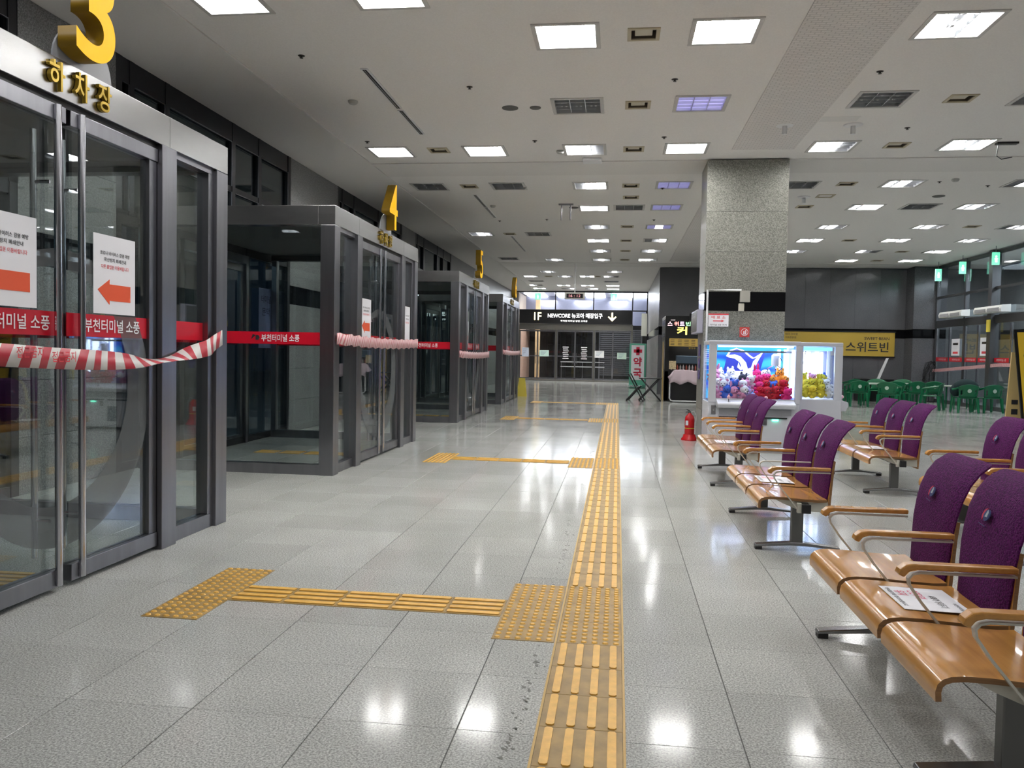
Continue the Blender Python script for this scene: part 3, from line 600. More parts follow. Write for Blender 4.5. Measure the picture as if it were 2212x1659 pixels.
# ================================================================ VESTIBULES
NW={3:'three',4:'four',5:'five',6:'six'}
VLAB={3:'nearest steel and glass vestibule, under the big yellow three',4:'second nearest glass vestibule, under the big yellow four',5:'third glass vestibule, under the big yellow five',6:'farthest glass vestibule, under the yellow six'}
def vestibule(num,yc,first=None):
    root=empty('glass_vestibule',(-3.2,yc,0),0,VLAB[num],'vestibule','numbered bus-door vestibules')
    HW=1.93; D=-2.40
    for s in (-1,1):
        B().box(-.17,0,min(s*HW,s*(HW-.18)),max(s*HW,s*(HW-.18)),0,2.86).obj('corner_post',M_STEEL,root,bevel=.004)
    # front beam in three panels
    for a,c in ((-HW,-1.06),(-1.06,1.06),(1.06,HW)): B().box(-.2,.0,a+.002,c-.002,2.862,3.08).obj('beam_panel',M_STEELH,root,bevel=.003)
    for s in (-1,1): B().box(D,-.2,min(s*HW,s*(HW-.14)),max(s*HW,s*(HW-.14)),2.862,3.08).obj('side_beam',M_STEELH,root,bevel=.003)
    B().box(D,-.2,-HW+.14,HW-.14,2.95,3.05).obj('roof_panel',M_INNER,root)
    for s in (-1,1):
        y=s*(HW-.07)
        B().box(D,-.17,y-.05,y+.05,.0,.12).obj('bottom_rail',M_STEEL,root,bevel=.003)
        B().box(D,-.17,y-.006,y+.006,.12,2.862).obj('side_pane',M_GLASS,root)
        rb=B().box(D,-.17,y-s*0-.009,y+.009,1.50,1.64).obj('red_band',M_RED,root)
        if s<0:
            text('부천터미널 소풍',.1,M_TXTW,(-.665,y-.012,1.57),'-y',rb,.014,width=.46,height=.085,name='band_lettering')
            b=B(); b.prism([(-1.02,1.55),(-.965,1.60),(-1.0,1.61)],y-.013,y-.0095,'xz'); b.prism([(-.965,1.545),(-.93,1.545),(-.915,1.575),(-.93,1.60),(-.965,1.60)],y-.013,y-.0095,'xz'); b.obj('band_logo',M_TXTK,rb)
        B().box(D-.0,D+.08,y-.05,y+.05,.12,2.862).obj('wall_stile',M_STEEL,root)
    # mullions
    for s in (-1,1): B().box(-.15,.01,s*1.04-.095,s*1.04+.095,0,2.86).obj('mullion',M_STEEL,root,bevel=.004)
    # side lights
    for s in (-1,1):
        a,c=sorted((s*1.135,s*(HW-.18)))
        B().box(-.09,-.08,a,c,.11,2.82).obj('side_light',M_GLASS,root); B().box(-.13,-.03,a,c,0,.11).obj('bottom_rail',M_STEEL,root,bevel=.003); B().box(-.13,-.03,a,c,2.82,2.862).obj('top_rail',M_STEEL,root)
        st=s*(HW-.22); B().box(-.12,-.03,st-.04,st+.04,.11,2.82).obj('stile',M_STEEL,root,bevel=.003)
        B().box(-.079,-.076,a,c,1.50,1.64).obj('red_band',M_RED,root)
    B().box(-.12,-.04,-.945,.945,2.83,2.862).obj('track_gap',M_BLK,root)
    # two door leaves
    for s in (-1,1):
        a,c=sorted((s*.075,s*.94)); hinge=sorted((s*.94,s*.85))
        lf=B(); lf.box(-.10,-.02,min(a,s*.94,s*.02),max(c,s*.94),.03,.13); lf.box(-.10,-.02,min(s*.02,s*.94),max(s*.02,s*.94),2.735,2.825)
        lf.box(-.10,-.03,hinge[0],hinge[1],.13,2.735)
        o=lf.obj('door_leaf',M_STEEL,root,bevel=.003)
        B().box(-.065,-.055,min(s*.02,s*.85),max(s*.02,s*.85),.13,2.735).obj('pane',M_GLASS,o)
        B().tube([(-.01,s*.105,.04),(-.01,s*.105,2.82)],.021,10).obj('edge_stile',M_CHROME,o,smooth=True)
        h=B().tube([(-.15,s*.125,.2),(-.15,s*.125,2.68)],.018,10)
        for z in (.42,2.38): h.tube([(-.15,s*.125,z),(-.05,s*.125,z)],.011,8)
        h.obj('handle',M_CHROME,o,smooth=True)
        B().box(-.054,-.050,min(s*.02,s*.85),max(s*.02,s*.85),1.50,1.64).obj('red_band',M_RED,o)
        tx=text('부천터미널 소풍',.1,M_TXTW,(-.046,s*.02+.45 if s>0 else -.42,1.572),'+x',o,.014,width=.58,height=.085,name='band_lettering')
        # frosted crescent film, a half on each leaf
        R=.88; pts=[]
        for i in range(25):
            t=-PI/2+PI*i/24; pts.append((s*max(R*math.cos(t),.03),1.13+R*math.sin(t)))
        inn=[]
        for i in range(25):
            t=PI/2-PI*i/24; inn.append((s*max(.70*math.cos(t)-s*.07,.03),1.20+.70*math.sin(t)))
        b=B(); n_=25
        vs=[(-.049,p[0],p[1]) for p in pts]+[(-.049,p[0],p[1]) for p in inn[::-1]]
        b.add(vs,[(i,i+1,n_+i+1,n_+i) for i in range(n_-1)]); b.obj('frosted_film',M_FROST,o)
    return root
NEW=empty('tmp'); bpy.data.objects.remove(NEW)
v3=vestibule(3,VC[0])
for num,yc in zip((4,5,6),VC[1:]):
    v=dup(v3); v.location.y=yc; v['label']=VLAB[num]
# big numbers with disc, and gold lettering
for num,yc in zip((3,4,5,6),VC):
    e=empty('door_number',(-3.2,yc,3.08),0,'big yellow digit %s standing on a vestibule beam'%NW[num],'number sign','yellow door numbers')
    dsc=B().prism([(-.27*math.cos(PI*i/20),.24*math.sin(PI*i/20)) for i in range(21)],-.02,-.008,'yz'); dsc.v=[(a,b_+.12,c_) for a,b_,c_ in dsc.v]; dsc.obj('disc',mat('frosted_disc',(.32,.33,.35),.35),e)
    text(str(num),.6,M_YEL,(.06,.06,.34),'+x',e,.004 if num==4 else .010,ext=.058,res=14,width=.36 if num!=4 else .40,height=.62,name='digit',sidemat=M_YELS)
    e2=empty('beam_lettering',(-3.2,yc,2.97),0,'gold Korean lettering on the beam below the digit %s'%NW[num],'lettering','gold lettering on the beams')
    for k,chx in enumerate('하차장'): text(chx,.17,M_GOLD,(.016,(k-1)*.215+.06,0),'+x',e2,.012,ext=.012,width=.13,height=.165,name='letter')
# door notices on vestibules
def notice(y,z,yc,num,which,arrow=True,back=False,w_=.44,h_=.50):
    e=empty('door_notice',(-3.2-.045+(0),y,z),0,'white notice with %s taped on the %s of vestibule %s'%('red left arrow' if arrow else 'small lines',which,NW[num]),'notice')
    B().box(0,.003,-w_/2,w_/2,-h_/2,h_/2).obj('sheet',M_PAPER,e)
    k=w_/.44
    text('코로나 바이러스 감염 예방',.03,M_TXTK,(.005,0,h_*.27),'+x',e,.012,width=.31*k,height=.026); text('확산방지 폐쇄안내',.03,M_TXTK,(.005,0,h_*.19),'+x',e,.012,width=.23*k,height=.026)
    text('다른 출입문 이용바랍니다',.03,M_TXTR,(.005,0,h_*.10),'+x',e,.008,width=.29*k,height=.026)
    if arrow:
        b=B(); b.prism([(-.18*k,-.10),(-.06*k,-.03),(-.06*k,-.06),(.165*k,-.06),(.165*k,-.165),(-.06*k,-.165),(-.06*k,-.19)],.003,.005,'yz'); b.obj('arrow',mat('arrow_red',(.80,.10,.03),.5),e)
notice(4.93,1.90,VC[0],3,'right leaf'); notice(3.99,1.90,VC[0],3,'left leaf')
notice(10.25,1.86,VC[1],4,'left leaf',w_=.42); notice(12.33,1.82,VC[1],4,'right side light',arrow=False,w_=.32,h_=.62)
notice(17.35,1.86,VC[2],5,'left leaf',w_=.4); notice(23.8,1.86,VC[3],6,'left leaf',arrow=False,w_=.3)
# barrier tapes
def tape(pts,hh,m,lab,tw=None):
    e=empty('barrier_tape',(-3.15,pts[0][0],0),0,lab,'barrier tape')
    y00=pts[0][0]; b=B(); n=len(pts); vs=[]
    for i,(y,z,x) in enumerate(pts):
        a=tw(i/(n-1)) if tw else 0; h2=hh/2*max(.12,abs(math.cos(a)))
        vs+=[(x+math.sin(a)*hh/2,y-y00,z-h2),(x-math.sin(a)*hh/2,y-y00,z+h2)]
    b.add(vs,[(2*i,2*i+2,2*i+3,2*i+1) for i in range(n-1)])
    me=b.obj('ribbon',m,e,smooth=True); md=me.modifiers.new('thickness','SOLIDIFY'); md.thickness=.002
    return e
pts=[]
for i in range(49):
    t=i/48; y=2.6+t*3.68; 
    if y<5.25: z=1.47-.12*math.sin(PI/2*min(1,(y-2.6)/2.6))
    else: z=1.35+.18*((y-5.25)/1.03)**1.4
    e_=min(1,min(i,48-i)/5); pts.append((y,z,-.04+e_*(.07+.012*math.sin(y*13))))
t3=tape(pts,.12,M_TAPE,'red and white barrier tape sagging across the doors of vestibule three',lambda t:1.45*math.exp(-((t-.74)/.13)**2))
for y,z in ((3.98,1.405),(4.25,1.38)): text('접근금지',.07,M_TXTR,(.046,y-2.6,z-.0),'+x',t3,.01,width=.2,height=.06)
for yc,num,z0,h_,m in ((VC[1],4,1.57,.13,M_TAPE2),(VC[2],5,1.40,.14,M_TAPE2),(VC[3],6,1.46,.13,M_TAPE2)):
    pts=[(yc-1.9+i*3.8/40,z0+.012*math.sin(i*2.1)-.03*math.sin(PI*i/40),.012+.012*min(1,min(i,40-i)/4)*(abs(math.sin(i*1.1+num)))-.04*(min(i,40-i)<2)) for i in range(41)]
    e=tape(pts,h_,m,'crinkled pale red barrier tape across the doors of vestibule %s'%NW[num])
# wet floor sign past vestibule 6 and red box
e=empty('wet_floor_sign',(-3.14,27.0,0),0,'yellow folding floor sign beside the farthest vestibule','floor sign')
M_YP=mat('yellow_plastic',(.75,.60,.08),.4)
for s in (-1,1): B().prism([(-.16,0),(.16,0),(.10,.62),(-.10,.62)],-.006,.006,'xz').obj('panel',M_YP,e).matrix_basis=Matrix.Translation((0,s*.09,0))@Matrix.Rotation(s*.14,4,'X')
# ================================================================ EXTERIOR to the left (night)
tag(B().box(-45,XL-.3,-12,50,-.12,-.02).obj('ground_outside',mat('asphalt',(.05,.055,.06),.35)),kind='structure')
tag(B().box(-13,XL-.2,-8,48,4.6,4.9).obj('canopy_outside',mat('canopy_plaster',(.42,.40,.32),.7)),kind='structure')
for n,(x,y) in enumerate(((-11.8,2.5),(-11.8,9.0),(-11.8,15.5),(-11.8,22))):
    single(B().box(-.35,.35,-.35,.35,0,4.6),'canopy_pillar',mat('outside_pillar',(.25,.26,.24),.5),'square concrete canopy pillar outside, %s from the near end'%ORD[n],'pillar','canopy pillars outside',loc=(x,y,-.02),bevel=.02)
tb=empty('terminal_building',(-30,12,0),0,'dark bus terminal building with teal windows across the yard','building')
B().box(-1,1,-30,30,0,9).obj('wall',mat('teal_concrete',(.05,.08,.09),.6),tb)
for i in range(12):
    for z in (1.2,4.4):
        B().box(1.0,1.06,-28+i*4.6,-25+i*4.6,z,z+2.0).obj('window',mat('teal_window',(.03,.09,.11),.2,emit=(.06,.16,.2),es=.5),tb)
def bus(y,lab,colr):
    e=empty('parked_bus',(-15.5,y,0),0,lab,'bus')
    B().box(-5.5,0,-1.25,1.25,.35,3.2).obj('body',mat('bus_paint_%s'%colr,(.45,.28,.42) if colr=='pink' else (.35,.36,.5),.3),e,bevel=.15)
    B().box(-.02,.012,-1.1,1.1,1.5,2.7).obj('windscreen',mat('dark_windscreen',(.01,.012,.015),.08),e,bevel=.02)
    for s in (-1,1):
        B().lathe([(.02,-.12),(.48,-.12),(.48,.12),(.02,.12)],(-1.6,s*1.12,.48),18,'y').obj('wheel',M_RUB,e)
        B().ball((.02,s*.95,.85),.13,10,6,(.3,1.3,.8)).obj('headlight',mat('lens',(.8,.8,.85),.2),e)
        B().box(.0,.25,s*1.3-.06,s*1.3+.06,2.2,2.6).obj('mirror',M_BLK,e)
bus(11.5,'pink and purple bus parked outside, nearer','pink'); bus(18,'pale blue bus parked outside, farther','blue')
hl=lamp('outside_lamp_glow',(.85,.95,1),7)
for n,(x,y,z) in enumerate(((-10.5,6.4,4.05),(-8.5,9.5,4.3),(-10.5,13.0,4.0))):
    e=empty('hanging_lamp',(x,y,z),0,'round hanging lamp outside the doors, %s from the near end'%ORD[n],'lamp','hanging lamps outside'); B().lathe([(.05,.22),(.12,.2),(.3,.05),(.3,.0)],n=20).obj('shade',M_STEEL,e,smooth=True); B().lathe([(.26,0),(.24,-.03),(.1,-.05)],n=20).obj('bulb',hl,e,smooth=True); B().tube([(0,0,.2),(0,0,4.6-z)],.012).obj('stem',M_STEEL,e)
# ================================================================ TACTILE PAVING
def bars_tile(w_,l_,n,axis,name,parent,loc,bl=None,th=.0055):
    """plate w_ (x) by l_ (y) with n raised bars along axis"""
    b=B(); b.slot(0); b.ch(-w_/2,w_/2,-l_/2,l_/2,.0,.003,.001); b.slot(1)
    if axis=='y':
        for i in range(n):
            x=-w_/2+w_*(i+.5)/n; h_=.0165; y0,y1=-l_/2+.010,l_/2-.010; c=.010
            b.prism([(x-h_,y0+c),(x-h_+c*.7,y0),(x+h_-c*.7,y0),(x+h_,y0+c),(x+h_,y1-c),(x+h_-c*.7,y1),(x-h_+c*.7,y1),(x-h_,y1-c)],.003,.003+th)
    else:
        for i in range(n):
            y=-l_/2+l_*(i+.5)/n; h_=l_/n*.27; x0,x1=-w_/2+.01,w_/2-.01
            b.prism([(x0,y-h_*.6),(x0+.006,y-h_),(x1-.006,y-h_),(x1,y-h_*.6),(x1,y+h_*.6),(x1-.006,y+h_),(x0+.006,y+h_),(x0,y+h_*.6)],.003,.003+th)
    return b
def dots_tile(w_,l_,nx,ny):
    b=B(); b.slot(0); b.ch(-w_/2,w_/2,-l_/2,l_/2,.0,.003,.001); b.slot(1)
    for i in range(nx):
        for j in range(ny):
            x=-w_/2+w_*(i+.5)/nx; y=-l_/2+l_*(j+.5)/ny
            vs=[];r1,r2=.0165,.0115
            for r,z in ((r1,.003),(r2,.0085)): vs+=[(x+r*math.cos(PI/4*k+PI/8),y+r*math.sin(PI/4*k+PI/8),z) for k in range(8)]
            b.add(vs,[(k,(k+1)%8,8+(k+1)%8,8+k) for k in range(8)]+[tuple(range(8,16))])
    return b
TM=[M_TACB,M_TACY]; SW=.322; SX=-.108
mt=bars_tile(SW,.298,4,'y','',None,None).mesh('guide_tile',TM); ms_=bars_tile(SW,.14,4,'y','',None,None).mesh('guide_tile',TM)
BY=[(4.03,5.03),(10.35,11.35),(17.4,18.4),(23.6,24.45)]
main=empty('tactile_guide_strip',(SX,0,0),0,'long yellow tactile guide strip running down the walkway','tactile paving')
bd=B(); 
for s in (-1,1): bd.box(s*(SW/2+.006)-.005,s*(SW/2+.006)+.005,1.2,24.45,0,.004)
bd.obj('edge_strip',mat('strip_edge',(.50,.32,.09),.5),main)
d_mesh={}
def place(me,name,parent,loc): return link(me,name,parent,loc)
segs=[]; y=1.2
cur=1.25
for a,c in BY+[(24.45,24.45)]:
    full=int((a-cur)/.30); rem=(a-cur)-full*.30
    if rem<.11 and full>0: step=(a-cur)/full; rem=0
    else: step=.30
    for q_ in range(full): o=place(mt,'guide_tile',main,(0,cur+step*(q_+.5),0)); o.scale=(1,step/.30,1)
    if rem>0: o=place(ms_,'guide_tile',main,(0,a-rem/2,0)); o.scale=(1,rem/.142,1)
    if c>a:
        for k in range(3):
            l3=(c-a)/3; ny=6 if k<2 or c-a<.9 else 7
            key=(round(l3,3),ny)
            if key not in d_mesh: d_mesh[key]=dots_tile(SW,l3,6,ny).mesh('dot_tile',TM)
            place(d_mesh[key],'dot_tile',main,(0,a+l3*(k+.5),0))
    cur=c
for (a,c),num in zip(BY,(3,4,5,6)):
    br=empty('tactile_branch',(0,(a+c)/2,0),0,'yellow tactile branch leading to vestibule %s'%NW[num],'tactile paving','tactile branches to the doors')
    l3=(c-a)/3
    if ('w',round(l3,3)) not in d_mesh: d_mesh[('w',round(l3,3))]=dots_tile(.318,l3,6,6).mesh('dot_tile',TM)
    if ('g',round(l3,3)) not in d_mesh: d_mesh[('g',round(l3,3))]=bars_tile(.315,.30 if c-a>.9 else .26,4,'x','',None,None).mesh('guide_tile',TM)
    for k in range(3):
        place(d_mesh[('w',round(l3,3))],'dot_tile',br,(SX-SW/2-.014-.16,-(c-a)/2+l3*(k+.5),0))
        place(d_mesh[('w',round(l3,3))],'dot_tile',br,(-2.345,-(c-a)/2+l3*(k+.5),0))
    x0=-.605; x1=-2.185
    for k in range(5): place(d_mesh[('g',round(l3,3))],'guide_tile',br,(x0-(x0-x1)*(k+.5)/5,0.0,0))
    for k in range(4): place(d_mesh[('g',round(l3,3))],'guide_tile',br,(-3.75-.36*k,0,0))
e=empty('poster',(XL+.002,12.5,1.45),0,'blue tinted poster on the window glass inside vestibule four','poster')
B().box(0,.004,-.26,.26,0,.95).obj('sheet',mat('blue_poster',(.16,.20,.38),.5),e); text('터미널',.1,mat('navy_print',(.02,.03,.10),.5),(.006,0,.78),'+x',e,.015,width=.36,height=.12); text('문막',.1,mat('navy_print'),(.006,0,.58),'+x',e,.015,width=.3,height=.13)
# ================================================================ BENCHES
def bench(bare=None,paper=True):
    root=empty('beam_bench'); P=.6
    seatp=[(-.066,.338),(-.068,.37),(-.062,.395),(-.045,.413),(-.02,.423),(.02,.428),(.1,.427),(.25,.418),(.36,.414),(.42,.418)]
    backp=[(.43,.30),(.437,.40),(.445,.52),(.452,.62),(.462,.70)]
    covp=[(.425,.385),(.437,.46),(.443,.55),(.449,.64),(.462,.72),(.482,.80),(.512,.87),(.552,.925),(.600,.962),(.618,.972)]
    for k in range(3):
        y0=k*P+.035; y1=(k+1)*P-.035; yc=(y0+y1)/2
        # seat : rounded corner plan -> cut the four front corners
        b=B(); n=len(seatp); th=.019
        b.slot(0); b.strip(seatp,y0-.012,y1+.012,-th,'xz')
        s=b.obj('seat',[M_WOOD,M_WOODE],root,smooth=True)
        for p in s.data.polygons:
            if abs(p.normal.y)>.8: p.material_index=1
        sh_=B(); sh_.strip(backp,y0+.01,y1-.01,-.016,'xz'); o=sh_.obj('back_shell',[M_WOOD,M_WOODE],root,smooth=True)
        for p in o.data.polygons:
            if abs(p.normal.y)>.8: p.material_index=1
        # cover
        vs=[];fs=[];m=len(covp); nc=11
        hw=[.215,.235,.246,.250,.255,.262,.264,.262,.252,.225]
        for side in (1,-1):
            for i,(x,z) in enumerate(covp):
                p=covp[max(0,i-1)]; q=covp[min(m-1,i+1)]; d=Vector((q[0]-p[0],q[1]-p[1])).normalized(); nx,nz=(-d.y,d.x)
                for j in range(nc):
                    s2=-1+2*j/(nc-1); e_=(1-abs(s2)**3.5)**.5; et=(1-(max(0,(i-(m-3))/2.0))**3) ; eb=1 if i>0 else .6
                    t=(.004+.020*e_)*max(.25,et)*eb
                    vs.append((x+nx*t*side,yc+s2*hw[i],z+nz*t*side))
        off=m*nc
        for sd in (0,1):
            for i in range(m-1):
                for j in range(nc-1):
                    a=sd*off+i*nc+j; fs.append((a,a+1,a+nc+1,a+nc))
        for i in range(m-1):
            for j in (0,nc-1): a=i*nc+j; fs.append((a,a+nc,a+nc+off,a+off))
        for j in range(nc-1):
            for i in (0,m-1): a=i*nc+j; fs.append((a,a+1,a+1+off,a+off))
        B().add(vs,fs).obj('back_cover',M_FAB,root,smooth=True)
        cov=root.children[-1] if root.children else None
        cov=[c for c in COL.objects if c.parent==root][-1]
        # emblem
        X=Vector((0,-1,0)); d=Vector((.03,0,.07)).normalized(); cpos=Vector((.465-.021,yc,.80))
        d=Vector((.075,0,.20)).normalized(); nrm=X.cross(d)
        def pt(u,v,k_=.0): q=cpos+X*u+d*v+nrm*k_; return tuple(q)
        def poly(pts_,k_,m_):
            bb_=B(); bb_.add([pt(u,v,k_) for u,v in pts_]+[pt(u,v,k_-.004) for u,v in pts_],[tuple(range(len(pts_)))]+[(i,(i+1)%len(pts_),(i+1)%len(pts_)+len(pts_),i+len(pts_)) for i in range(len(pts_))]); return bb_.obj('emblem',m_,cov)
        cir=lambda cx,cy,r,a0=0,a1=2*PI,n=14:[(cx+r*math.cos(a0+(a1-a0)*i/n),cy+r*math.sin(a0+(a1-a0)*i/n)) for i in range(n if a1-a0>6 else n+1)]
        poly(cir(-.004,0,.030,PI*.55,PI*1.3),.004,mat('emblem_red',(.5,.02,.06),.6))
        poly(cir(.006,0,.026),.005,mat('emblem_blue',(.025,.04,.14),.6))
        poly([(-.004,-.008),(.004,.024),(.016,.012),(.016,-.008)],.0062,mat('emblem_grey',(.35,.42,.45),.6))
        poly([(-.035,-.040),(.03,-.046),(.03,-.049),(-.035,-.043)],.0055,mat('emblem_navy',(.02,.02,.10),.6))
    # arms
    wood=[(-.012,.612),(-.004,.632),(.018,.650),(.05,.656),(.43,.656),(.43,.632),(.058,.632),(.03,.624),(.012,.600)]
    for k in range(4):
        y=k*P; 
        a=B().strip([(.43,.622),(.075,.622),(.045,.614),(.030,.594),(.035,.565),(.08,.50),(.215,.335)],y-.014,y+.014,.008,'xz').obj('arm_frame',M_CREAM,root,smooth=True)
        if k!=bare: B().prism(wood,y-.026,y+.026,'xz').obj('armrest',M_WOOD,root,bevel=.006)
    B().box(.235,.295,-.02,3*P+.02,.325,.385).obj('beam',M_BLK,root,bevel=.003)
    for k in range(3):
        for s in (k*P+.05,(k+1)*P-.05):
            B().prism([(.06,.405),(.40,.400),(.43,.40),(.43,.32),(.30,.325),(.22,.335),(.12,.375)],s-.006,s+.006,'xz').obj('seat_bracket',M_CREAM,root)
    for y in (-.03,3*P+.03): B().box(.233,.297,y-.008,y+.008,.322,.388).obj('beam_cap',M_RUB,root,bevel=.004)
    B().box(.205,.235,-.018,.018,.32,.392).obj('end_clamp',M_CREAM,root,bevel=.003)
    for y in (.19,1.62):
        l=B().box(.205,.29,y-.03,y+.03,.05,.33).obj('leg',M_LEG,root,bevel=.006)
        B().prism([(-.06,.022),(-.055,.04),(.20,.066),(.30,.066),(.555,.04),(.56,.022),(.3,.040),(.2,.040)],y-.032,y+.032,'xz').obj('foot',mat('foot_metal',(.30,.30,.31),.22,.9),root,bevel=.004)
        for x in (-.03,.53): B().box(x-.025,x+.025,y-.03,y+.03,0,.026).obj('foot_pad',M_RUB,root)
    return root
BN=[(1.12,2.75,'purple-backed bench nearest the camera, cut off by the frame','D'),(1.12,6.13,'purple-backed bench second in the walkway row, one armrest bare metal','B'),(1.12,9.12,'purple-backed bench right in front of the claw machine','A'),(2.74,9.02,'purple-backed bench behind the row, right of the claw machine front','C'),(2.76,5.87,'purple-backed bench half hidden behind the nearest bench','E')]
proto=bench()
BAREM=None
for i,(x,y,lab,k) in enumerate(BN):
    o=proto if i==0 else dup(proto)
    o.location=(x,y,0); tag(o,lab,'bench','purple three-seat waiting benches')
    if k=='B':
        arms=sorted([c for c in o.children if c.name.startswith('armrest')],key=lambda c:c.data.vertices[0].co.y); bpy.data.objects.remove(arms[1])
# notices taped to seats
for (x,y,l) in ((1.12,2.75,'nearest bench'),(1.12,6.13,'second bench of the walkway row'),(1.12,9.12,'bench in front of the claw machine'),(2.74,9.02,'bench right of the claw machine')):
    e=empty('seat_notice',(x+.195,y+.9,.4275),0,'white notice on the middle seat of the %s'%l,'notice','notices taped to the middle seats'); e.rotation_euler=(0,.022,0)
    B().box(-.125,.145,-.17,.17,0,.0015).obj('sheet',M_PAPER,e,bevel=.0)
    fr=((0,-1,0),(1,0,0))  # reader faces -x
    fr=((0,-1,0),(1,0,0)); 
    text('안전거리',.05,mat('pink_print',(.75,.06,.18),.6),(-.0,.06,.0022),fr,e,.012,width=.12,height=.05); text('유지',.05,mat('pink_print'),(-.06,.075,.0022),fr,e,.012,width=.07,height=.045)
    text('사회적 거리두기',.05,M_TXTK,(.055,-.03,.0022),fr,e,.012,width=.17,height=.035)
    text('부천터미널',.02,M_TXTK,(.115,-.09,.0022),fr,e,.012,width=.10,height=.018); text('띄어앉기에 협조바랍니다',.02,M_TXTK,(-.10,0.01,.0022),fr,e,.012,width=.27,height=.02)
# ================================================================ CLAW MACHINES
M_CAB=mat('cabinet_white',(.62,.63,.68),.35)
M_LED=lamp('led_tube',(.75,.85,1),4); M_LEDB=lamp('led_blue_tube',(.25,.45,1),3.2)
def backdrop_mat():
    m=bpy.data.materials.new('lit_sea_backdrop'); m.use_nodes=True; nt=m.node_tree; b=nt.nodes['Principled BSDF']; N=nt.nodes.new; L=nt.links.new
    tc=N('ShaderNodeTexCoord'); w_=N('ShaderNodeTexWave'); w_.inputs['Scale'].default_value=1.3; w_.inputs['Distortion'].default_value=6; w_.inputs['Detail'].default_value=1; w_.bands_direction='Z'; L(tc.outputs['Object'],w_.inputs[0])
    cr=N('ShaderNodeValToRGB'); e=cr.color_ramp.elements; e[0].color=(.0,.06,.75,1); e[1].color=(.05,.55,1,1); e[1].position=.8; L(w_.outputs[0],cr.inputs[0]); L(cr.outputs[0],b.inputs['Emission Color']); b.inputs['Emission Strength'].default_value=.62; b.inputs['Base Color'].default_value=(.01,.06,.25,1); return m
M_BACK=backdrop_mat()
def toggles(root,xs,y,z):
    for x in xs:
        j=B().lathe([(.035,0),(.03,.01)],(x,y,z),12).tube([(x,y,z),(x,y,z+.06)],.008,8).obj('joystick',M_STEEL,root); B().ball((x,y,z+.08),.028,12,8).obj('ball_top',mat('pink_ball',(.8,.45,.5),.3),j,smooth=True)
m1=empty('claw_machine',(1.42,13.0,0),0,'wide white claw machine with blue orca backdrop before the column','claw machine','lit claw machines')
Wd,Dp,Ht=1.38,.88,1.70
B().box(0,Wd,.02,Dp,.04,.74).obj('base_cabinet',M_CAB,m1,bevel=.012)
B().box(0,Wd,0,Dp,1.635,Ht).obj('top_cap',M_CAB,m1,bevel=.012)
for x0,x1,y0,y1 in ((0,.115,0,.05),(Wd-.075,Wd,0,.05),(0,.05,Dp-.05,Dp),(Wd-.05,Wd,Dp-.05,Dp)): B().box(x0,x1,y0,y1,.74,1.635).obj('corner_post',M_CAB,m1,bevel=.006)
B().box(.115,Wd-.075,0,.05,.74,.80).obj('window_sill',M_CAB,m1)
B().box(.115,Wd-.075,.03,.036,.80,1.635).obj('front_pane',M_CLEAR,m1); B().box(.01,.016,.05,Dp-.05,.74,1.635).obj('side_pane',M_CLEAR,m1); B().box(Wd-.016,Wd-.01,.05,Dp-.05,.74,1.635).obj('side_pane',M_CLEAR,m1)
B().box(.05,Wd-.05,Dp-.04,Dp-.02,.74,1.635).obj('backdrop',M_BACK,m1)
B().box(.05,Wd-.05,.06,Dp-.05,.741,.76).obj('prize_bed',mat('prize_bed',(.2,.2,.5),.5),m1)
B().box(.14,Wd-.1,.07,.10,1.60,1.625).obj('led_strip',mat('led_top',(.8,.8,.8),.5,emit=(.45,.7,1),es=2),m1)
for x in (Wd-.20,Wd-.10): B().box(x,x+.045,Dp-.10,Dp-.06,.80,1.58).obj('led_strip',M_LED,m1)
# gantry and claw
B().box(.06,Wd-.06,.40,.43,1.52,1.55).obj('gantry_rail',M_CHROME,m1)
cl=B().lathe([(.055,.0),(.06,.02),(.06,.16),(.03,.19)],(1.07,.40,1.32),14).obj('claw_head',mat('claw_white',(.7,.72,.8),.3),m1,smooth=True)
for k in range(3):
    a=2*PI*k/3+.4; dx_,dy_=math.cos(a),math.sin(a)
    B().tube([(1.07+.04*dx_,.40+.04*dy_,1.32),(1.07+.13*dx_,.40+.13*dy_,1.27),(1.07+.11*dx_,.40+.11*dy_,1.19),(1.07+.03*dx_,.40+.03*dy_,1.15)],.009,6).obj('prong',M_CHROME,cl,smooth=True)
B().tube([(1.10,.38,1.50),(1.17,.36,1.40),(1.17,.36,1.28),(1.12,.37,1.24)],.007,6).obj('cable',M_BLK,m1,smooth=True)
# console
B().prism([(.02,.66),(-.13,.66),(-.17,.71),(-.16,.735),(.02,.79)],.125,Wd-.085,'yz').obj('control_panel',M_CAB,m1,bevel=.006)
toggles(m1,(.30,.86),-.09,.745)
B().box(.19,Wd-.12,-.135,-.128,.675,.70).obj('panel_strip',mat('grey_strip',(.35,.35,.38),.5),m1)
B().box(.17,Wd-.12,.0,.022,.55,.64).obj('speaker_panel',mat('grey_strip'),m1,bevel=.004)
cp=B().box(.055,.115,-.012,.0,.56,.68).box(.05,.12,.0,.02,.55,.69).obj('coin_slot',M_STEEL,m1,bevel=.003); B().ball((.085,-.015,.62),.018,10,6,(1,.5,1)).obj('lock',M_CHROME,cp)
B().box(.17,.75,-.006,.022,.50,.52).obj('door_rail',M_BLK,m1); B().box(.83,1.2,-.006,.022,.50,.52).obj('door_rail',M_BLK,m1)
B().box(.84,.90,-.004,.02,.40,.49).obj('coin_return',M_STEEL,m1); B().box(.98,1.07,-.006,.02,.465,.49).obj('green_indicator',lamp('green_led',(.1,1,.6),2.2),m1)
B().box(.60,.76,-.006,.022,.14,.40).obj('prize_flap',mat('smoked_flap',(.02,.05,.09),.15),m1,bevel=.01)
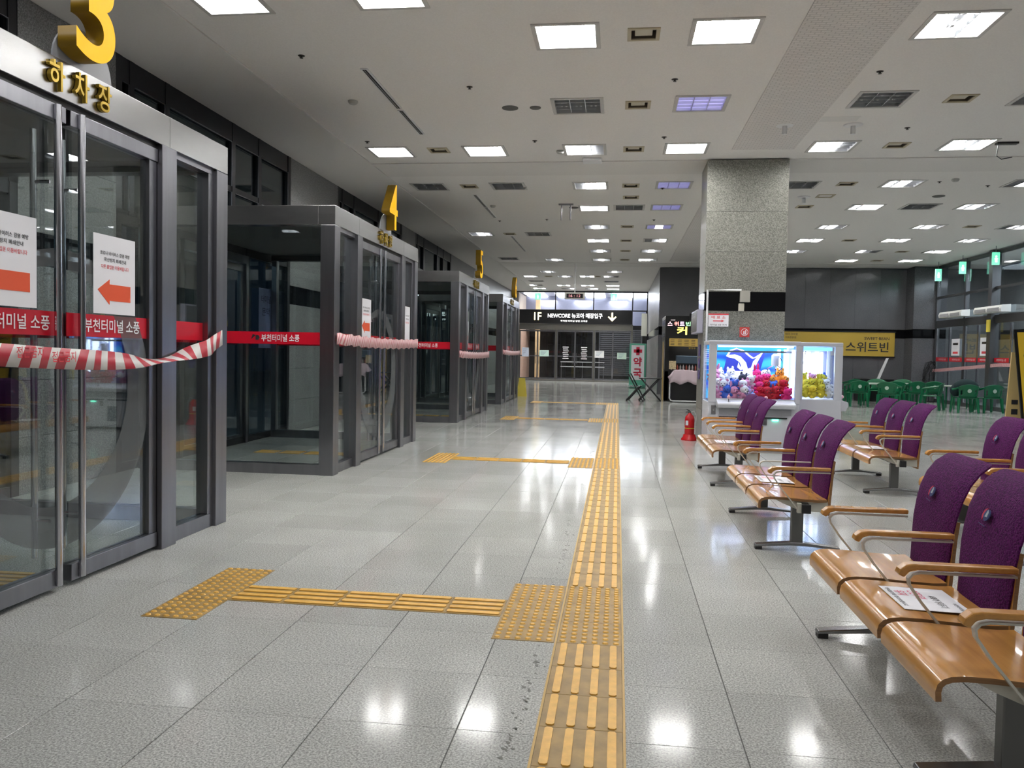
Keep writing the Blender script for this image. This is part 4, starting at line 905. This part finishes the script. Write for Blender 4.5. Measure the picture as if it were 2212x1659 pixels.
B().box(0,Wd,.05,Dp,0,.04).obj('plinth',M_BLK,m1)
m2=empty('claw_machine',(2.85,13.35,0),0,'narrow white claw machine full of yellow toys, turned to the right','claw machine','lit claw machines')
W2,D2=.66,.8
B().box(0,W2,0,D2,.04,.80).obj('base_cabinet',M_CAB,m2,bevel=.012); B().box(0,W2,0,D2,1.635,Ht).obj('top_cap',M_CAB,m2,bevel=.012)
for x0,x1,y0,y1 in ((0,.06,0,.06),(W2-.12,W2,0,.06),(0,.06,D2-.05,D2),(W2-.06,W2,D2-.05,D2)): B().box(x0,x1,y0,y1,.80,1.635).obj('corner_post',M_CAB,m2,bevel=.006)
B().box(.06,W2-.12,.02,.026,.80,1.635).obj('side_pane',M_CLEAR,m2); B().box(W2-.02,W2-.014,.06,D2-.05,.8,1.635).obj('front_pane',M_CLEAR,m2)
B().box(.05,W2-.05,D2-.04,D2-.02,.80,1.635).obj('back_panel',mat('violet_back',(.25,.27,.45),.3),m2)
B().box(.08,W2-.14,.1,.5,1.57,1.62).obj('light_box',mat('blue_box',(.1,.3,.7),.4,emit=(.15,.5,1),es=1.2),m2)
for x,w_ in ((.10,.02),(.22,.10),(.40,.05),(.50,.02)): B().box(x,x+w_,D2-.12,D2-.06,.95,1.55).obj('led_strip',M_LED,m2)
B().prism([(W2,.62),(W2+.09,.62),(W2+.13,.70),(W2+.12,.76),(W2,.80)],.08,D2-.08,'xz').obj('control_panel',M_CAB,m2,bevel=.008)
toggles(m2,(W2+.07,),.25,.76); B().box(0,W2,.03,D2,0,.04).obj('plinth',M_BLK,m2)
B().tube([(.05,.3,1.42),(.12,.3,1.34),(.16,.3,1.56)],.006,6).obj('cable',M_BLK,m2)
# orca sign inside machine 1
e=empty('orca_sign',(1.42+.60,13.0+.66,.86),0,'blue and white leaping orca cut-out sign inside the wide claw machine','sign')
M_ON=mat('sign_navy',(.02,.03,.22),.4,emit=(.03,.05,.5),es=.25); M_OW=mat('sign_white',(.85,.88,.95),.4,emit=(.7,.8,1),es=.5); M_OC=mat('sign_cyan',(.05,.3,.6),.4,emit=(.1,.5,.9),es=.4)
B().prism([(-.30,.34),(-.23,.66),(.36,.66),(.28,.34)],.012,.02,'xz').obj('shield_plate',M_ON,e)
B().prism([(-.26,.60),(-.20,.70),(-.10,.735),(.02,.70),(.12,.62),(.18,.58),(.27,.64),(.33,.68),(.26,.55),(.22,.46),(.16,.36),(.02,.36),(-.04,.50),(-.12,.56),(-.22,.58)],.004,.012,'xz').obj('orca_outline',M_OW,e)
B().prism([(-.22,.62),(-.17,.69),(-.09,.715),(.01,.68),(.10,.60),(.16,.56),(.23,.59),(.17,.52),(.14,.42),(.09,.40),(.06,.50),(-.03,.60),(-.12,.63)],-.002,.004,'xz').obj('orca_body',M_ON,e)
B().ball((-.12,-.003,.675),.017,8,6,(1,.2,.8)).obj('eye_patch',M_OW,e)
B().prism([(-.06,.50),(-.03,.42),(.01,.50),(.02,.40),(-.02,.37),(-.08,.42)],-.004,.002,'xz').obj('flipper',M_OW,e)
B().prism([(-.28,.30),(-.2,.36),(.2,.36),(.28,.30),(.28,.27),(-.28,.27)],-.004,.01,'xz').obj('wave_strip',M_OW,e)
B().prism([(-.18,.17),(.12,.17),(.12,.27),(-.18,.27)],-.002,.01,'xz').obj('name_plate',M_ON,e)
B().box(-.3,.3,-.03,.06,.13,.17).obj('shelf',M_OW,e); 
for x in (-.25,.25): B().tube([(x,0,0),(x,0,.14)],.012,6).obj('post',M_OW,e)
# plush toys
M_PL=mat('plush',(1,1,1),.9,objcol=True,bump=(160,.5,.004)); M_PLK=mat('plush_black',(.02,.02,.02),.4); 
def plush_mesh(kind):
    R=Matrix.Rotation
    b=B(); b.ball((0,0,.055),.062,12,8,(1,.9,1.05)); 
    for s in (-1,1): b.ball((s*.055,-.03,.035),.026,8,6,(1,1.5,1)); b.ball((s*.062,-.01,.085),.022,8,6,(1.5,1,1))
    body=b.mesh('body',M_PL,smooth=True)
    hd=B(); hd.ball((0,-.01,.145),.056,12,9,(1.1,1,.95)); hd.ball((0,-.06,.132),.022,8,6,(1.2,1,.8)); head=hd.mesh('head',M_PL,smooth=True)
    ea=B()
    for s in (-1,1):
        if kind=='rabbit': ea.ball((s*.03,0,.225),.022,8,7,(.9,.6,2.4))
        elif kind=='bear': ea.ball((s*.045,0,.19),.022,8,6,(1,.6,1))
        elif kind=='dog': ea.ball((s*.062,-.01,.15),.02,8,6,(.7,.9,2))
        else: ea.ball((s*.035,0,.198),.02,6,5,(.9,.5,1.5))
    ears=ea.mesh('ears',M_PL,smooth=True)
    ey=B()
    for s in (-1,1): ey.ball((s*.022,-.062,.155),.007,6,5)
    ey.ball((0,-.082,.138),.008,6,5)
    eyes=ey.mesh('face',M_PLK,smooth=True)
    return body,head,ears,eyes
PM={k:plush_mesh(k) for k in ('bear','rabbit','dog','cat')}
def plush(x,y,z,kind,colr,rz,tilt,sc,lab,group,headcol=None):
    e=empty('plush_toy',(x,y,z),0,lab,'plush toy',group); e.rotation_euler=(tilt,rnd.uniform(-.35,.35),rz); e.scale=(sc,)*3
    for me,nm in zip(PM[kind],('body','head','ears','face')):
        o=link(me,nm,e); o.color=(*((headcol or colr) if nm in('head',) else colr),1)
PK=(.75,.30,.48); WH=(.85,.83,.85); BL=(.04,.13,.60); RD=(.60,.01,.03); HP=(.85,.03,.22); OR=(.95,.35,.03); YE=(.85,.68,.05); LV=(.5,.38,.7); KB=(.03,.03,.05)
names={PK:'pink',WH:'white',BL:'blue',RD:'dark red',HP:'hot pink',OR:'orange',YE:'yellow',LV:'lilac',KB:'black'}
rowsP=[('bottom',.14,.765,[(PK,'bear'),(BL,'cat'),(PK,'rabbit'),(PK,'bear'),(LV,'bear'),(RD,'bear'),(RD,'dog'),(RD,'cat'),(HP,'bear')]),
 ('second',.24,.86,[(WH,'dog'),(PK,'bear'),(BL,'bear'),(PK,'dog'),(PK,'cat'),(HP,'rabbit'),(RD,'bear'),(BL,'bear'),(RD,'dog')]),
 ('third',.36,.95,[(PK,'bear'),(WH,'bear'),(WH,'dog'),(KB,'cat'),(WH,'bear'),(HP,'bear'),(HP,'dog'),(OR,'bear'),(OR,'dog')]),
 ('top',.50,1.03,[(PK,'rabbit'),(WH,'bear'),(WH,'cat'),(HP,'rabbit'),(WH,'dog'),(OR,'cat')])]
for nm,yy,zz,L_ in rowsP:
    n=len(L_)
    for i,(cc,kd) in enumerate(L_):
        xs=[.17+.128*i for i in range(n)] if n>6 else [.12,.28,.44,.82,1.0,1.18]
        plush(1.42+xs[i]-.02,13.0+yy+rnd.uniform(-.02,.02),zz+rnd.uniform(-.02,.02),kd,cc,rnd.uniform(-.6,.6),rnd.uniform(-.3,.3),1.15,'%s plush %s, %s from the left in the %s layer of the wide machine'%(names[cc],kd,ORD[i],nm),'plush toys in the wide claw machine',WH if cc==PK and i%2 else None)
rows2=[('bottom',.10,.83,[(YE,'bear'),(YE,'dog'),(YE,'bear'),(WH,'cat')]),('middle',.2,.92,[(YE,'cat'),(YE,'bear'),(YE,'rabbit'),(WH,'bear')]),('top',.32,1.0,[(YE,'bear'),(PK,'bear'),(YE,'dog'),(BL,'bear')])]
for nm,yy,zz,L_ in rows2:
    for i,(cc,kd) in enumerate(L_):
        plush(2.85+.12+.125*i,13.35+yy,zz+rnd.uniform(-.01,.01),kd,cc,rnd.uniform(-.5,.5),rnd.uniform(-.2,.2),1.05,'%s plush %s, %s from the left in the %s layer of the narrow machine'%(names[cc],kd,ORD[i],nm),'plush toys in the narrow claw machine')
# ================================================================ COLUMN ATTACHMENTS
e=empty('ticket_office_sign',(1.66,14.0,1.95),0,'white ticket office sign with a red right arrow on the column','sign')
B().box(-.165,.165,-.012,0,0,.215).obj('board',M_PAPER,e); B().box(-.165,.165,-.014,-.012,.195,.215).obj('red_edge',M_TXTR,e)
text('매 표 소',.08,M_TXTR,(0,-.014,.155),'-y',e,.01,width=.23,height=.05); text('터미널 2층 위치',.04,M_TXTK,(0,-.014,.03),'-y',e,.006,width=.27,height=.03)
B().prism([(-.09,.085),(.05,.085),(.05,.072),(.095,.094),(.05,.116),(.05,.102),(-.09,.102)],-.015,-.012,'xz').obj('arrow',M_TXTR,e)
e=empty('fire_extinguisher_sign',(2.09,14.0,1.78),0,'square red extinguisher sign on the column','sign')
B().box(-.08,.08,-.01,0,0,.165).obj('board',mat('sign_red',(.55,.05,.04),.5),e); b=B()
for k in range(20): a=2*PI*k/20; a2=2*PI*(k+1)/20; b.add([(r*math.cos(t),-.012,.083+r*math.sin(t)) for r,t in ((.052,a),(.052,a2),(.06,a2),(.06,a))],[(0,1,2,3)])
b.obj('circle',M_TXTW,e); B().box(-.02,.0,-.013,-.0105,.05,.1).box(-.03,.03,-.013,-.0105,.045,.055).box(.01,.028,-.013,-.0105,.05,.12).obj('extinguisher_symbol',M_TXTW,e)
e=empty('projecting_sign',(1.38,14.1,1.84),0,'grey lightbox sign projecting from the left of the column','sign'); B().box(-.06,.04,0,1.05,0,.40).obj('case',mat('lilac_grey',(.42,.42,.52),.4),e,bevel=.006); B().box(-.066,-.06,.03,1.02,.03,.37).obj('face',mat('sign_face_grey',(.16,.16,.17),.25),e)
e=empty('column_poster',(1.405,14.5,1.1),0,'purple and white posters on the left side of the column','poster'); 
for z,hh in ((.35,.2),(.14,.17),(-.05,.16)): B().box(0,.01,-.12,.12,z,z+hh).obj('sheet',mat('poster_purple',(.12,.09,.25),.5,noise=(14,.8)),e)
# fire extinguisher
e=empty('fire_extinguisher',(1.26,14.3,0),0,'red fire extinguisher on a flared red stand beside the column','extinguisher')
M_FR=mat('extinguisher_red',(.50,.008,.012),.25)
B().lathe([(.14,0),(.14,.02),(.11,.06),(.10,.10)],n=20).obj('stand',M_FR,e,smooth=True); B().lathe([(.075,.08),(.082,.1),(.082,.36),(.07,.41),(.03,.45),(.022,.47)],n=20).obj('cylinder',M_FR,e,smooth=True)
B().lathe([(.083,.2),(.0835,.215)],n=20).obj('yellow_band',mat('yellow_stripe',(.7,.45,.02),.4),e); B().lathe([(.022,.465),(.022,.5),(.01,.5)],n=12).obj('valve',M_STEEL,e)
h=B(); h.tube([(0,0,.5),(-.06,0,.53)],.009,6).tube([(0,0,.49),(-.07,0,.48)],.008,6); h.obj('handle',M_BLK,e)
B().tube([(.0,0,.48),(.07,0,.5),(.11,0,.42),(.10,-.03,.25)],.009,8).obj('hose',mat('grey_hose',(.4,.4,.4),.5),e,smooth=True); B().box(-.075,-.03,-.084,-.078,.26,.34).obj('label_sticker',M_PAPER,e)
# ================================================================ CAFE KIOSK
k=empty('cafe_kiosk',(1.5,26.5,0),0,'black cafe kiosk with yellow menu board beyond the column','kiosk')
B().box(0,3,0,.1,0,.95).obj('counter_front',M_BLK,k); B().box(0,3,0,2,1.95,2.72).obj('fascia',M_BLK,k,bevel=.01); B().box(0,.12,0,2,0,1.95).obj('side_post',M_BLK,k); B().box(0,3,1.9,2,0,1.95).obj('back_wall',M_BLK,k); B().box(2.9,3,0,2,0,1.95).obj('side_wall',M_BLK,k)
B().box(-.01,3,-.01,.5,.95,.99).obj('counter_top',mat('counter_dark',(.03,.03,.03),.2),k)
B().box(.13,1.15,-.012,0,1.75,2.0).obj('menu_board',mat('menu_yellow',(.62,.42,.10),.5),k)
for i in range(4):
    for x,w_ in ((.17,.12),(.40,.12),(.6,.14),(.82,.12),(1.03,.06)): B().box(x,x+w_,-.0155,-.012,1.94-i*.05,1.955-i*.05).obj('menu_line',M_TXTK,k)
for t_,x,m in (('스',.14,lamp('pink_letter',(1,.55,.65),.9)),('위',.34,lamp('red_letter',(1,.25,.2),.9)),('트',.52,lamp('violet_letter',(.8,.5,.8),.9)),('빈',.71,lamp('green_letter',(.3,.9,.35),.9))): text(t_,.13,m,(x,-.006,2.47),'-y',k,.02,width=.15,height=.13)
B().box(.16,.30,-.008,0,2.57,2.60).obj('brand_strip',M_TXTW,k)
text('커',.2,lamp('yellow_letter_lit',(1,.8,.05),.9),(.52,-.006,2.25),'-y',k,.03,width=.32,height=.26); text('피',.2,lamp('yellow_letter_lit',(1,.8,.05),.9),(.95,-.006,2.25),'-y',k,.03,width=.30,height=.22)
text('팥빙수',.05,M_GOLD,(.85,-.006,1.70),'-y',k,.01,width=.22,height=.06)
B().box(.14,.36,-.012,-.002,1.02,1.28).obj('poster',mat('cream_poster',(.6,.5,.3),.5,noise=(20,.3)),k)
B().prism([(.3,0),(1.2,0),(1.2,1.9),(.9,1.9)],-.008,-.002,'yz').obj('side_banner',mat('banner_yellow',(.5,.33,.05),.5),k)
for y0 in (.15,1.05): B().box(-.004,0,y0,y0+.75,2.05,2.62).obj('side_pane',mat('smoked_pane',(.05,.06,.07),.1),k)
B().box(.14,2.8,.5,1.2,.9,.95).obj('back_counter',M_STEEL,k); B().box(.4,1.3,.75,.9,1.2,1.45).obj('coffee_machine',mat('blue_grey_machine',(.15,.22,.30),.3,.5),k,bevel=.02)
area('kiosk_lamp',(2.6,27.4,1.9),1.2,.4,6,(1,.97,.9))
for i in range(9): single(B().lathe([(.025,0),(.03,.01),(.03,.11),(.012,.14),(.012,.17)],n=10),'bottle',[mat('clear_bottle',(.4,.35,.35),.15),mat('syrup_bottle',(.35,.08,.06),.2)][i%3==2],'%s syrup bottle, %s from left on the kiosk counter'%(['clear','clear','red'][i%3],ORD[i]),'bottle','syrup bottles on the kiosk counter',loc=(1.72+i*.095,26.62,.99+.001),smooth=True)
# draped cart in front
c=empty('draped_cart',(1.75,25.75,0),0,'wheeled cart under a pinkish sheet before the cafe kiosk','cart')
B().tube([(-.12,0,.72),(-.12,0,.12),(-.08,0,.06),(-.02,0,.04),(1.6,0,.04)],.022,8).obj('tube_frame',M_WHITE,c,smooth=True); B().box(-.05,1.6,.1,.6,.08,.75).obj('body',M_BLK,c)
b=B(); nx,ny=22,8; vs=[]
for i in range(nx+1):
    for j in range(ny+1):
        u=i/nx; v=j/ny; x=-.15+u*1.8
        if v<.35: y=-.06-.015*math.sin(i*1.7); z=.60+.045*math.sin(i*1.1)+(v/.35)*(.30+.05*math.sin(u*9))
        else: y=-.06+(v-.35)/.65*.72; z=.93+.07*math.sin(u*4+.6)+.02*math.sin(i*2.3+j)
        z-= max(0,.10-u)*2.2*(1 if v>.2 else .2)
        vs.append((x,y,z))
b.add(vs,[(i*(ny+1)+j,(i+1)*(ny+1)+j,(i+1)*(ny+1)+j+1,i*(ny+1)+j+1) for i in range(nx) for j in range(ny)])
o=b.obj('sheet_cover',mat('pink_sheet',(.62,.50,.55),.8),c,smooth=True); md=o.modifiers.new('thickness','SOLIDIFY'); md.thickness=.006
for x in (-.05,1.5): B().lathe([(.03,-.012),(.03,.012)],(x,0,.03),10,'y').obj('caster',M_RUB,c)
# folding table and chairs
t_=empty('folding_table',(1.05,26.4,0),0,'black folding table beside the kiosk','table')
B().box(-.36,.36,-.3,.3,.70,.73).obj('tabletop',mat('table_dark',(.05,.05,.05),.25),t_,bevel=.008)
for s in (-.25,.25):
    B().tube([(-.34,s,0),(.28,s,.7)],.026,6).obj('leg',M_BLK,t_); B().tube([(.34,s,0),(-.28,s,.7)],.026,6).obj('leg',M_BLK,t_)
def fchair(x,y,lab,rz=0):
    c=empty('folding_chair',(x,y,0),rz,lab,'chair','black folding chairs by the kiosk')
    for s in (-.2,.2):
        B().tube([(.30,s,0),(-.16,s,.85)],.022,6).obj('frame_rail',M_BLK,c); B().tube([(-.22,s,0),(.18,s,.46)],.022,6).obj('leg',M_BLK,c)
    for i in range(4): B().box(-.18+i*.1,-.10+i*.1,-.19,.19,.44,.455).obj('seat_slat',M_BLK,c)
    for z,xx in ((.66,-.065),(.76,-.12)): B().box(xx-.008,xx+.008,-.2,.2,z,z+.05).obj('back_slat',M_BLK,c)
    return c
fchair(.52,26.0,'black folding chair on the near side of the folding table'); fchair(.60,26.75,'black folding chair on the far side of the folding table')
# pharmacy sign
e=empty('pharmacy_sign',(.88,36.1,0),0,'tall white and green pharmacy sign board with red cross','sign')
M_PG=mat('pharmacy_green',(.12,.42,.30),.5)
B().box(-.36,.36,0,.08,0,1.95).obj('frame',M_PG,e,bevel=.01); B().box(-.28,.28,-.012,0,.35,1.88).obj('face',M_PAPER,e)
M_PR=mat('cross_red',(.60,.02,.06),.5)
B().box(-.18,.18,-.018,-.012,1.55,1.69).box(-.07,.07,-.018,-.012,1.44,1.80).obj('cross',M_PR,e)
text('약',.4,M_PR,(0,-.016,1.15),'-y',e,.03,width=.36,height=.40); text('국',.4,M_PR,(0,-.016,.65),'-y',e,.03,width=.36,height=.42)
B().prism([(-.34,.0),(.34,0),(.1,-.35),(-.34,-.35)],.02,.14,'xy').obj('base',M_PG,e)
single(B().box(-.14,.14,-.1,.1,0,1.15),'wall_panel_box',mat('pale_box',(.55,.56,.5),.5),'tall pale box high on the far right wall end','box',loc=(1.32,42.3,2.42),bevel=.01)
single(B().box(-.05,.05,-.04,.04,0,.25),'security_camera',M_BLK,'small black camera above the kiosk fascia','camera',loc=(2.28,26.45,2.55),bevel=.02)
# ================================================================ BACK WALL SIGN AND CORNER
e=empty('cafe_sign',(7.95,30.98,1.56),0,'long yellow Sweet Bean cafe sign on the dark back wall','sign')
B().box(-2.05,1.95,-.04,0,0,.86).obj('board',mat('sign_yellow',(.50,.335,.045),.45),e); B().box(-2.08,1.98,-.06,0,.86,.90).box(-2.08,1.98,-.06,0,-.04,0).obj('edge_trim',M_BLK,e)
text('SWEET·BEAN',.14,M_TXTK,(1.33,-.045,.64),'-y',e,.006,width=.86,height=.11); text('스위트빈',.4,M_TXTK,(1.0,-.045,.33),'-y',e,.012,width=1.48,height=.36)
text('테이크아웃',.1,M_TXTK,(-1.65,-.045,.76),'-y',e,.008,width=.44,height=.08); text('커피전문점',.1,M_TXTK,(-1.68,-.045,.64),'-y',e,.008,width=.38,height=.08)
# air curtains on the right glass wall
for y,l in ((28.2,'white air curtain unit above the right doors, nearer the pillar'),(25.5,'white air curtain unit above the right doors, nearer the yellow board')):
    e=empty('air_curtain',(XR-.17,y,2.86),0,l,'air curtain'); B().prism([(-.14,0),(-.16,.1),(-.12,.2),(.12,.22),(.12,0)],-.9,.9,'xz').obj('case',mat('ac_white',(.72,.72,.70),.4),e,bevel=.01)
    for s in (-.42,.42): B().box(-.168,-.15,s-.36,s+.36,.03,.13).obj('grille',mat('grille_grey',(.3,.3,.31),.5),e)
single(B().box(-.02,.02,-.09,.09,0,.36),'hanging_tag',M_YP,'small yellow tag sign hanging on the right glass post','sign',loc=(XR-.17,25.7,2.32))
pts=[(22.3+i*.19,1.38-.02*i/10 if i<14 else 1.36-.28*((i-14)/28.)) for i in range(42)]
e=empty('barrier_tape',(XR-.1,22.3,0),0,'pale barrier tape strung across the right glass doors','barrier tape'); b=B(); vs=[]
for y,z in pts: vs+=[(0,y-22.3,z-.05),(0,y-22.3,z+.05)]
b.add(vs,[(2*i,2*i+2,2*i+3,2*i+1) for i in range(len(pts)-1)]); o=b.obj('ribbon',M_TAPE2,e); o.modifiers.new('thickness','SOLIDIFY').thickness=.002
for y,l,cc in ((28.35,'white door notice nearest the corner pillar',M_PAPER),(26.2,'white door notice nearest the right glass post',M_PAPER)):
    e=empty('door_notice',(XR-.035,y,1.62),0,l,'notice'); B().box(0,.004,-.32,.32,0,.55).obj('sheet',cc,e); B().box(-.002,0,-.2,.2,.06,.13).obj('red_print',M_TXTR,e); B().box(-.002,0,-.2,.2,.35,.42).obj('print_line',M_TXTK,e)
# yellow stand board at right edge
e=empty('menu_stand',(8.35,18.6,0),.0,'tall yellow menu board in a black frame at the right edge','sign board')
B().prism([(.25,0),(1.25,0),(1.0,2.16),(.0,2.14)],-.02,.02,'xz').obj('frame',M_BLK,e); B().prism([(.29,.1),(1.2,.1),(.96,2.1),(.06,2.08)],-.03,-.02,'xz').obj('face',mat('menu_bright',(.78,.50,.03),.4),e)
for t2,z in (('아메리카노',1.58),('카페라떼',1.40),('생과일쥬스',1.22),('밀크쉐이크',1.04)): text(t2,.14,M_TXTK,(.56-.08*(z-1),-.033,z),'-y',e,.012,width=.62,height=.12)
e=empty('menu_stand',(8.55,19.1,0),0,'pale yellow back panel of a sign board behind the black framed one','sign board')
B().prism([(-.09,0),(.6,0),(.5,1.66),(.0,1.66)],-.02,.02,'xz').obj('face',mat('pale_yellow',(.66,.48,.20),.5),e); B().box(.03,.16,-.026,-.02,.52,.62).box(.03,.16,-.026,-.02,.30,.42).obj('print_line',M_TXTK,e)
# green plastic chairs and tables
def gchair():
    root=empty('plastic_armchair')
    def leg(sx,sy):
        x,y=sx*.235,sy*.22; return B().tube([(sx*.27,sy*.27,0),(x,y,.42)],[.034,.050],8)
    for sx in (-1,1):
        for sy in (-1,1): leg(sx,sy).obj('leg',M_GREEN,root,smooth=True)
    B().box(-.24,.24,-.23,.22,.40,.43).obj('seat',M_GREEN,root,bevel=.012)
    # curved back (towards -y is back of chair), sits from z .43 to .80
    vs=[];n=12; m=7
    zs=[.43,.50,.58,.66,.72,.77,.80]
    for i in range(n+1):
        u=-1+2*i/n
        for j in range(m):
            z=zs[j]; top=.80-.07*u*u; z=min(z,top) if j==m-1 else .43+(top-.43)*(zs[j]-.43)/.37
            x=u*(.24+.04*(j/m)); y=-.20-.07*(j/m)-.05*(1-u*u)
            vs.append((x,y,z))
    b=B().add(vs,[(i*m+j,(i+1)*m+j,(i+1)*m+j+1,i*m+j+1) for i in range(n) for j in range(m-1) if not (i in (1,10) and j in (1,2))])
    o=b.obj('backrest',M_GREEN,root,smooth=True); o.modifiers.new('thickness','SOLIDIFY').thickness=.012
    B().lathe([(.055,0),(.05,.006)],(0,-.30,.62),14,'y').obj('label_patch',mat('pale_patch',(.4,.5,.42),.4),root)
    for s in (-1,1): B().tube([(s*.27,-.24,.70),(s*.295,-.10,.665),(s*.30,.10,.65),(s*.285,.19,.62),(s*.26,.22,.42)],[.024,.032,.034,.030,.034],8).obj('armrest',M_GREEN,root,smooth=True)
    return root
GC=[(7.30,26.2,.1,'leftmost, beside the narrow claw machine'),(7.65,28.2,.4,'behind the leftmost one'),(7.95,25.2,-.5,'second from left, turned sideways'),(8.45,26.4,.0,'third from left with back to us'),(8.55,28.3,2.9,'behind the third one, facing us'),(9.10,26.6,.15,'fourth along with back to us'),(9.45,28.7,2.7,'in the back below the pillar corner'),(9.80,27.0,-.1,'fifth along with back to us'),(9.15,25.2,1.0,'sideways one before the fifth'),(9.70,24.3,.0,'second from right with a dark coat over it'),(10.40,24.5,.15,'rightmost, by the glass doors')]
g0=gchair()
for i,(x,y,rz,l) in enumerate(GC):
    o=g0 if i==0 else dup(g0); o.location=(x,y,0); o.rotation_euler=(0,0,rz); tag(o,'green plastic armchair, %s'%l,'chair','green plastic armchairs')
e=empty('dark_coat',(9.75,24.4,.62),0,'dark green black coat draped over a green chair','coat')
b=B(); b.ball((0,0,.1),.3,14,10,(1.15,.5,.75)); b.ball((-.25,.02,-.0),.16,10,8,(1,.6,1.1)); b.ball((.22,.05,.12),.15,10,8,(1,.6,.8)); b.obj('folds',mat('dark_cloth',(.005,.022,.025),.8),e,smooth=True)
for i,(x,y) in enumerate(((8.05,27.2),(9.05,27.6),(10.3,26.1))):
    t_=empty('plastic_table',(x,y,0),0,'%s low plastic table among the green chairs'%['left','middle','right'][i],'table','low tables among the green chairs')
    B().box(-.38,.38,-.38,.38,.66,.70).obj('tabletop',mat('table_white',(.45,.5,.46),.3),t_,bevel=.012)
    for sx in (-1,1):
        for sy in (-1,1): B().tube([(sx*.3,sy*.3,0),(sx*.3,sy*.3,.67)],.022,8).obj('leg',M_GREEN,t_)
e=empty('black_desk',(9.0,29.6,0),0,'low black desk with leaning white board against the back wall','desk'); B().box(-.75,.4,-.3,.3,.0,.78).obj('body',M_BLK,e,bevel=.01); B().box(-.1,.1,-.32,-.3,.68,.73).obj('handle_plate',M_WHITE,e)
e=empty('leaning_board',(9.1,29.7,.78),0,'narrow white board leaning on the black desk','board'); B().prism([(-.15,0),(-.05,0),(.22,.72),(.14,.72)],-.02,.02,'xz').obj('plank',M_WHITE,e)
e=empty('wire_rack',(10.75,29.9,0),0,'dark scribbled wire rack standing against the pillar','rack')
b=B()
for i in range(16):
    a=rnd.uniform(0,PI); b.tube([(.2*math.cos(a+t)+rnd.uniform(-.05,.05),rnd.uniform(-.05,.05),1.05+.38*math.sin(a*2+t)) for t in (0,1,2,3,4)],.008,5)
b.obj('wires',M_BLK,e); B().tube([(0,0,0),(0,0,1.0)],.02,6).obj('pole',M_BLK,e); B().lathe([(.2,0),(.2,.02),(.03,.04)],n=16).obj('base',M_BLK,e)
bpy.context.view_layer.update()
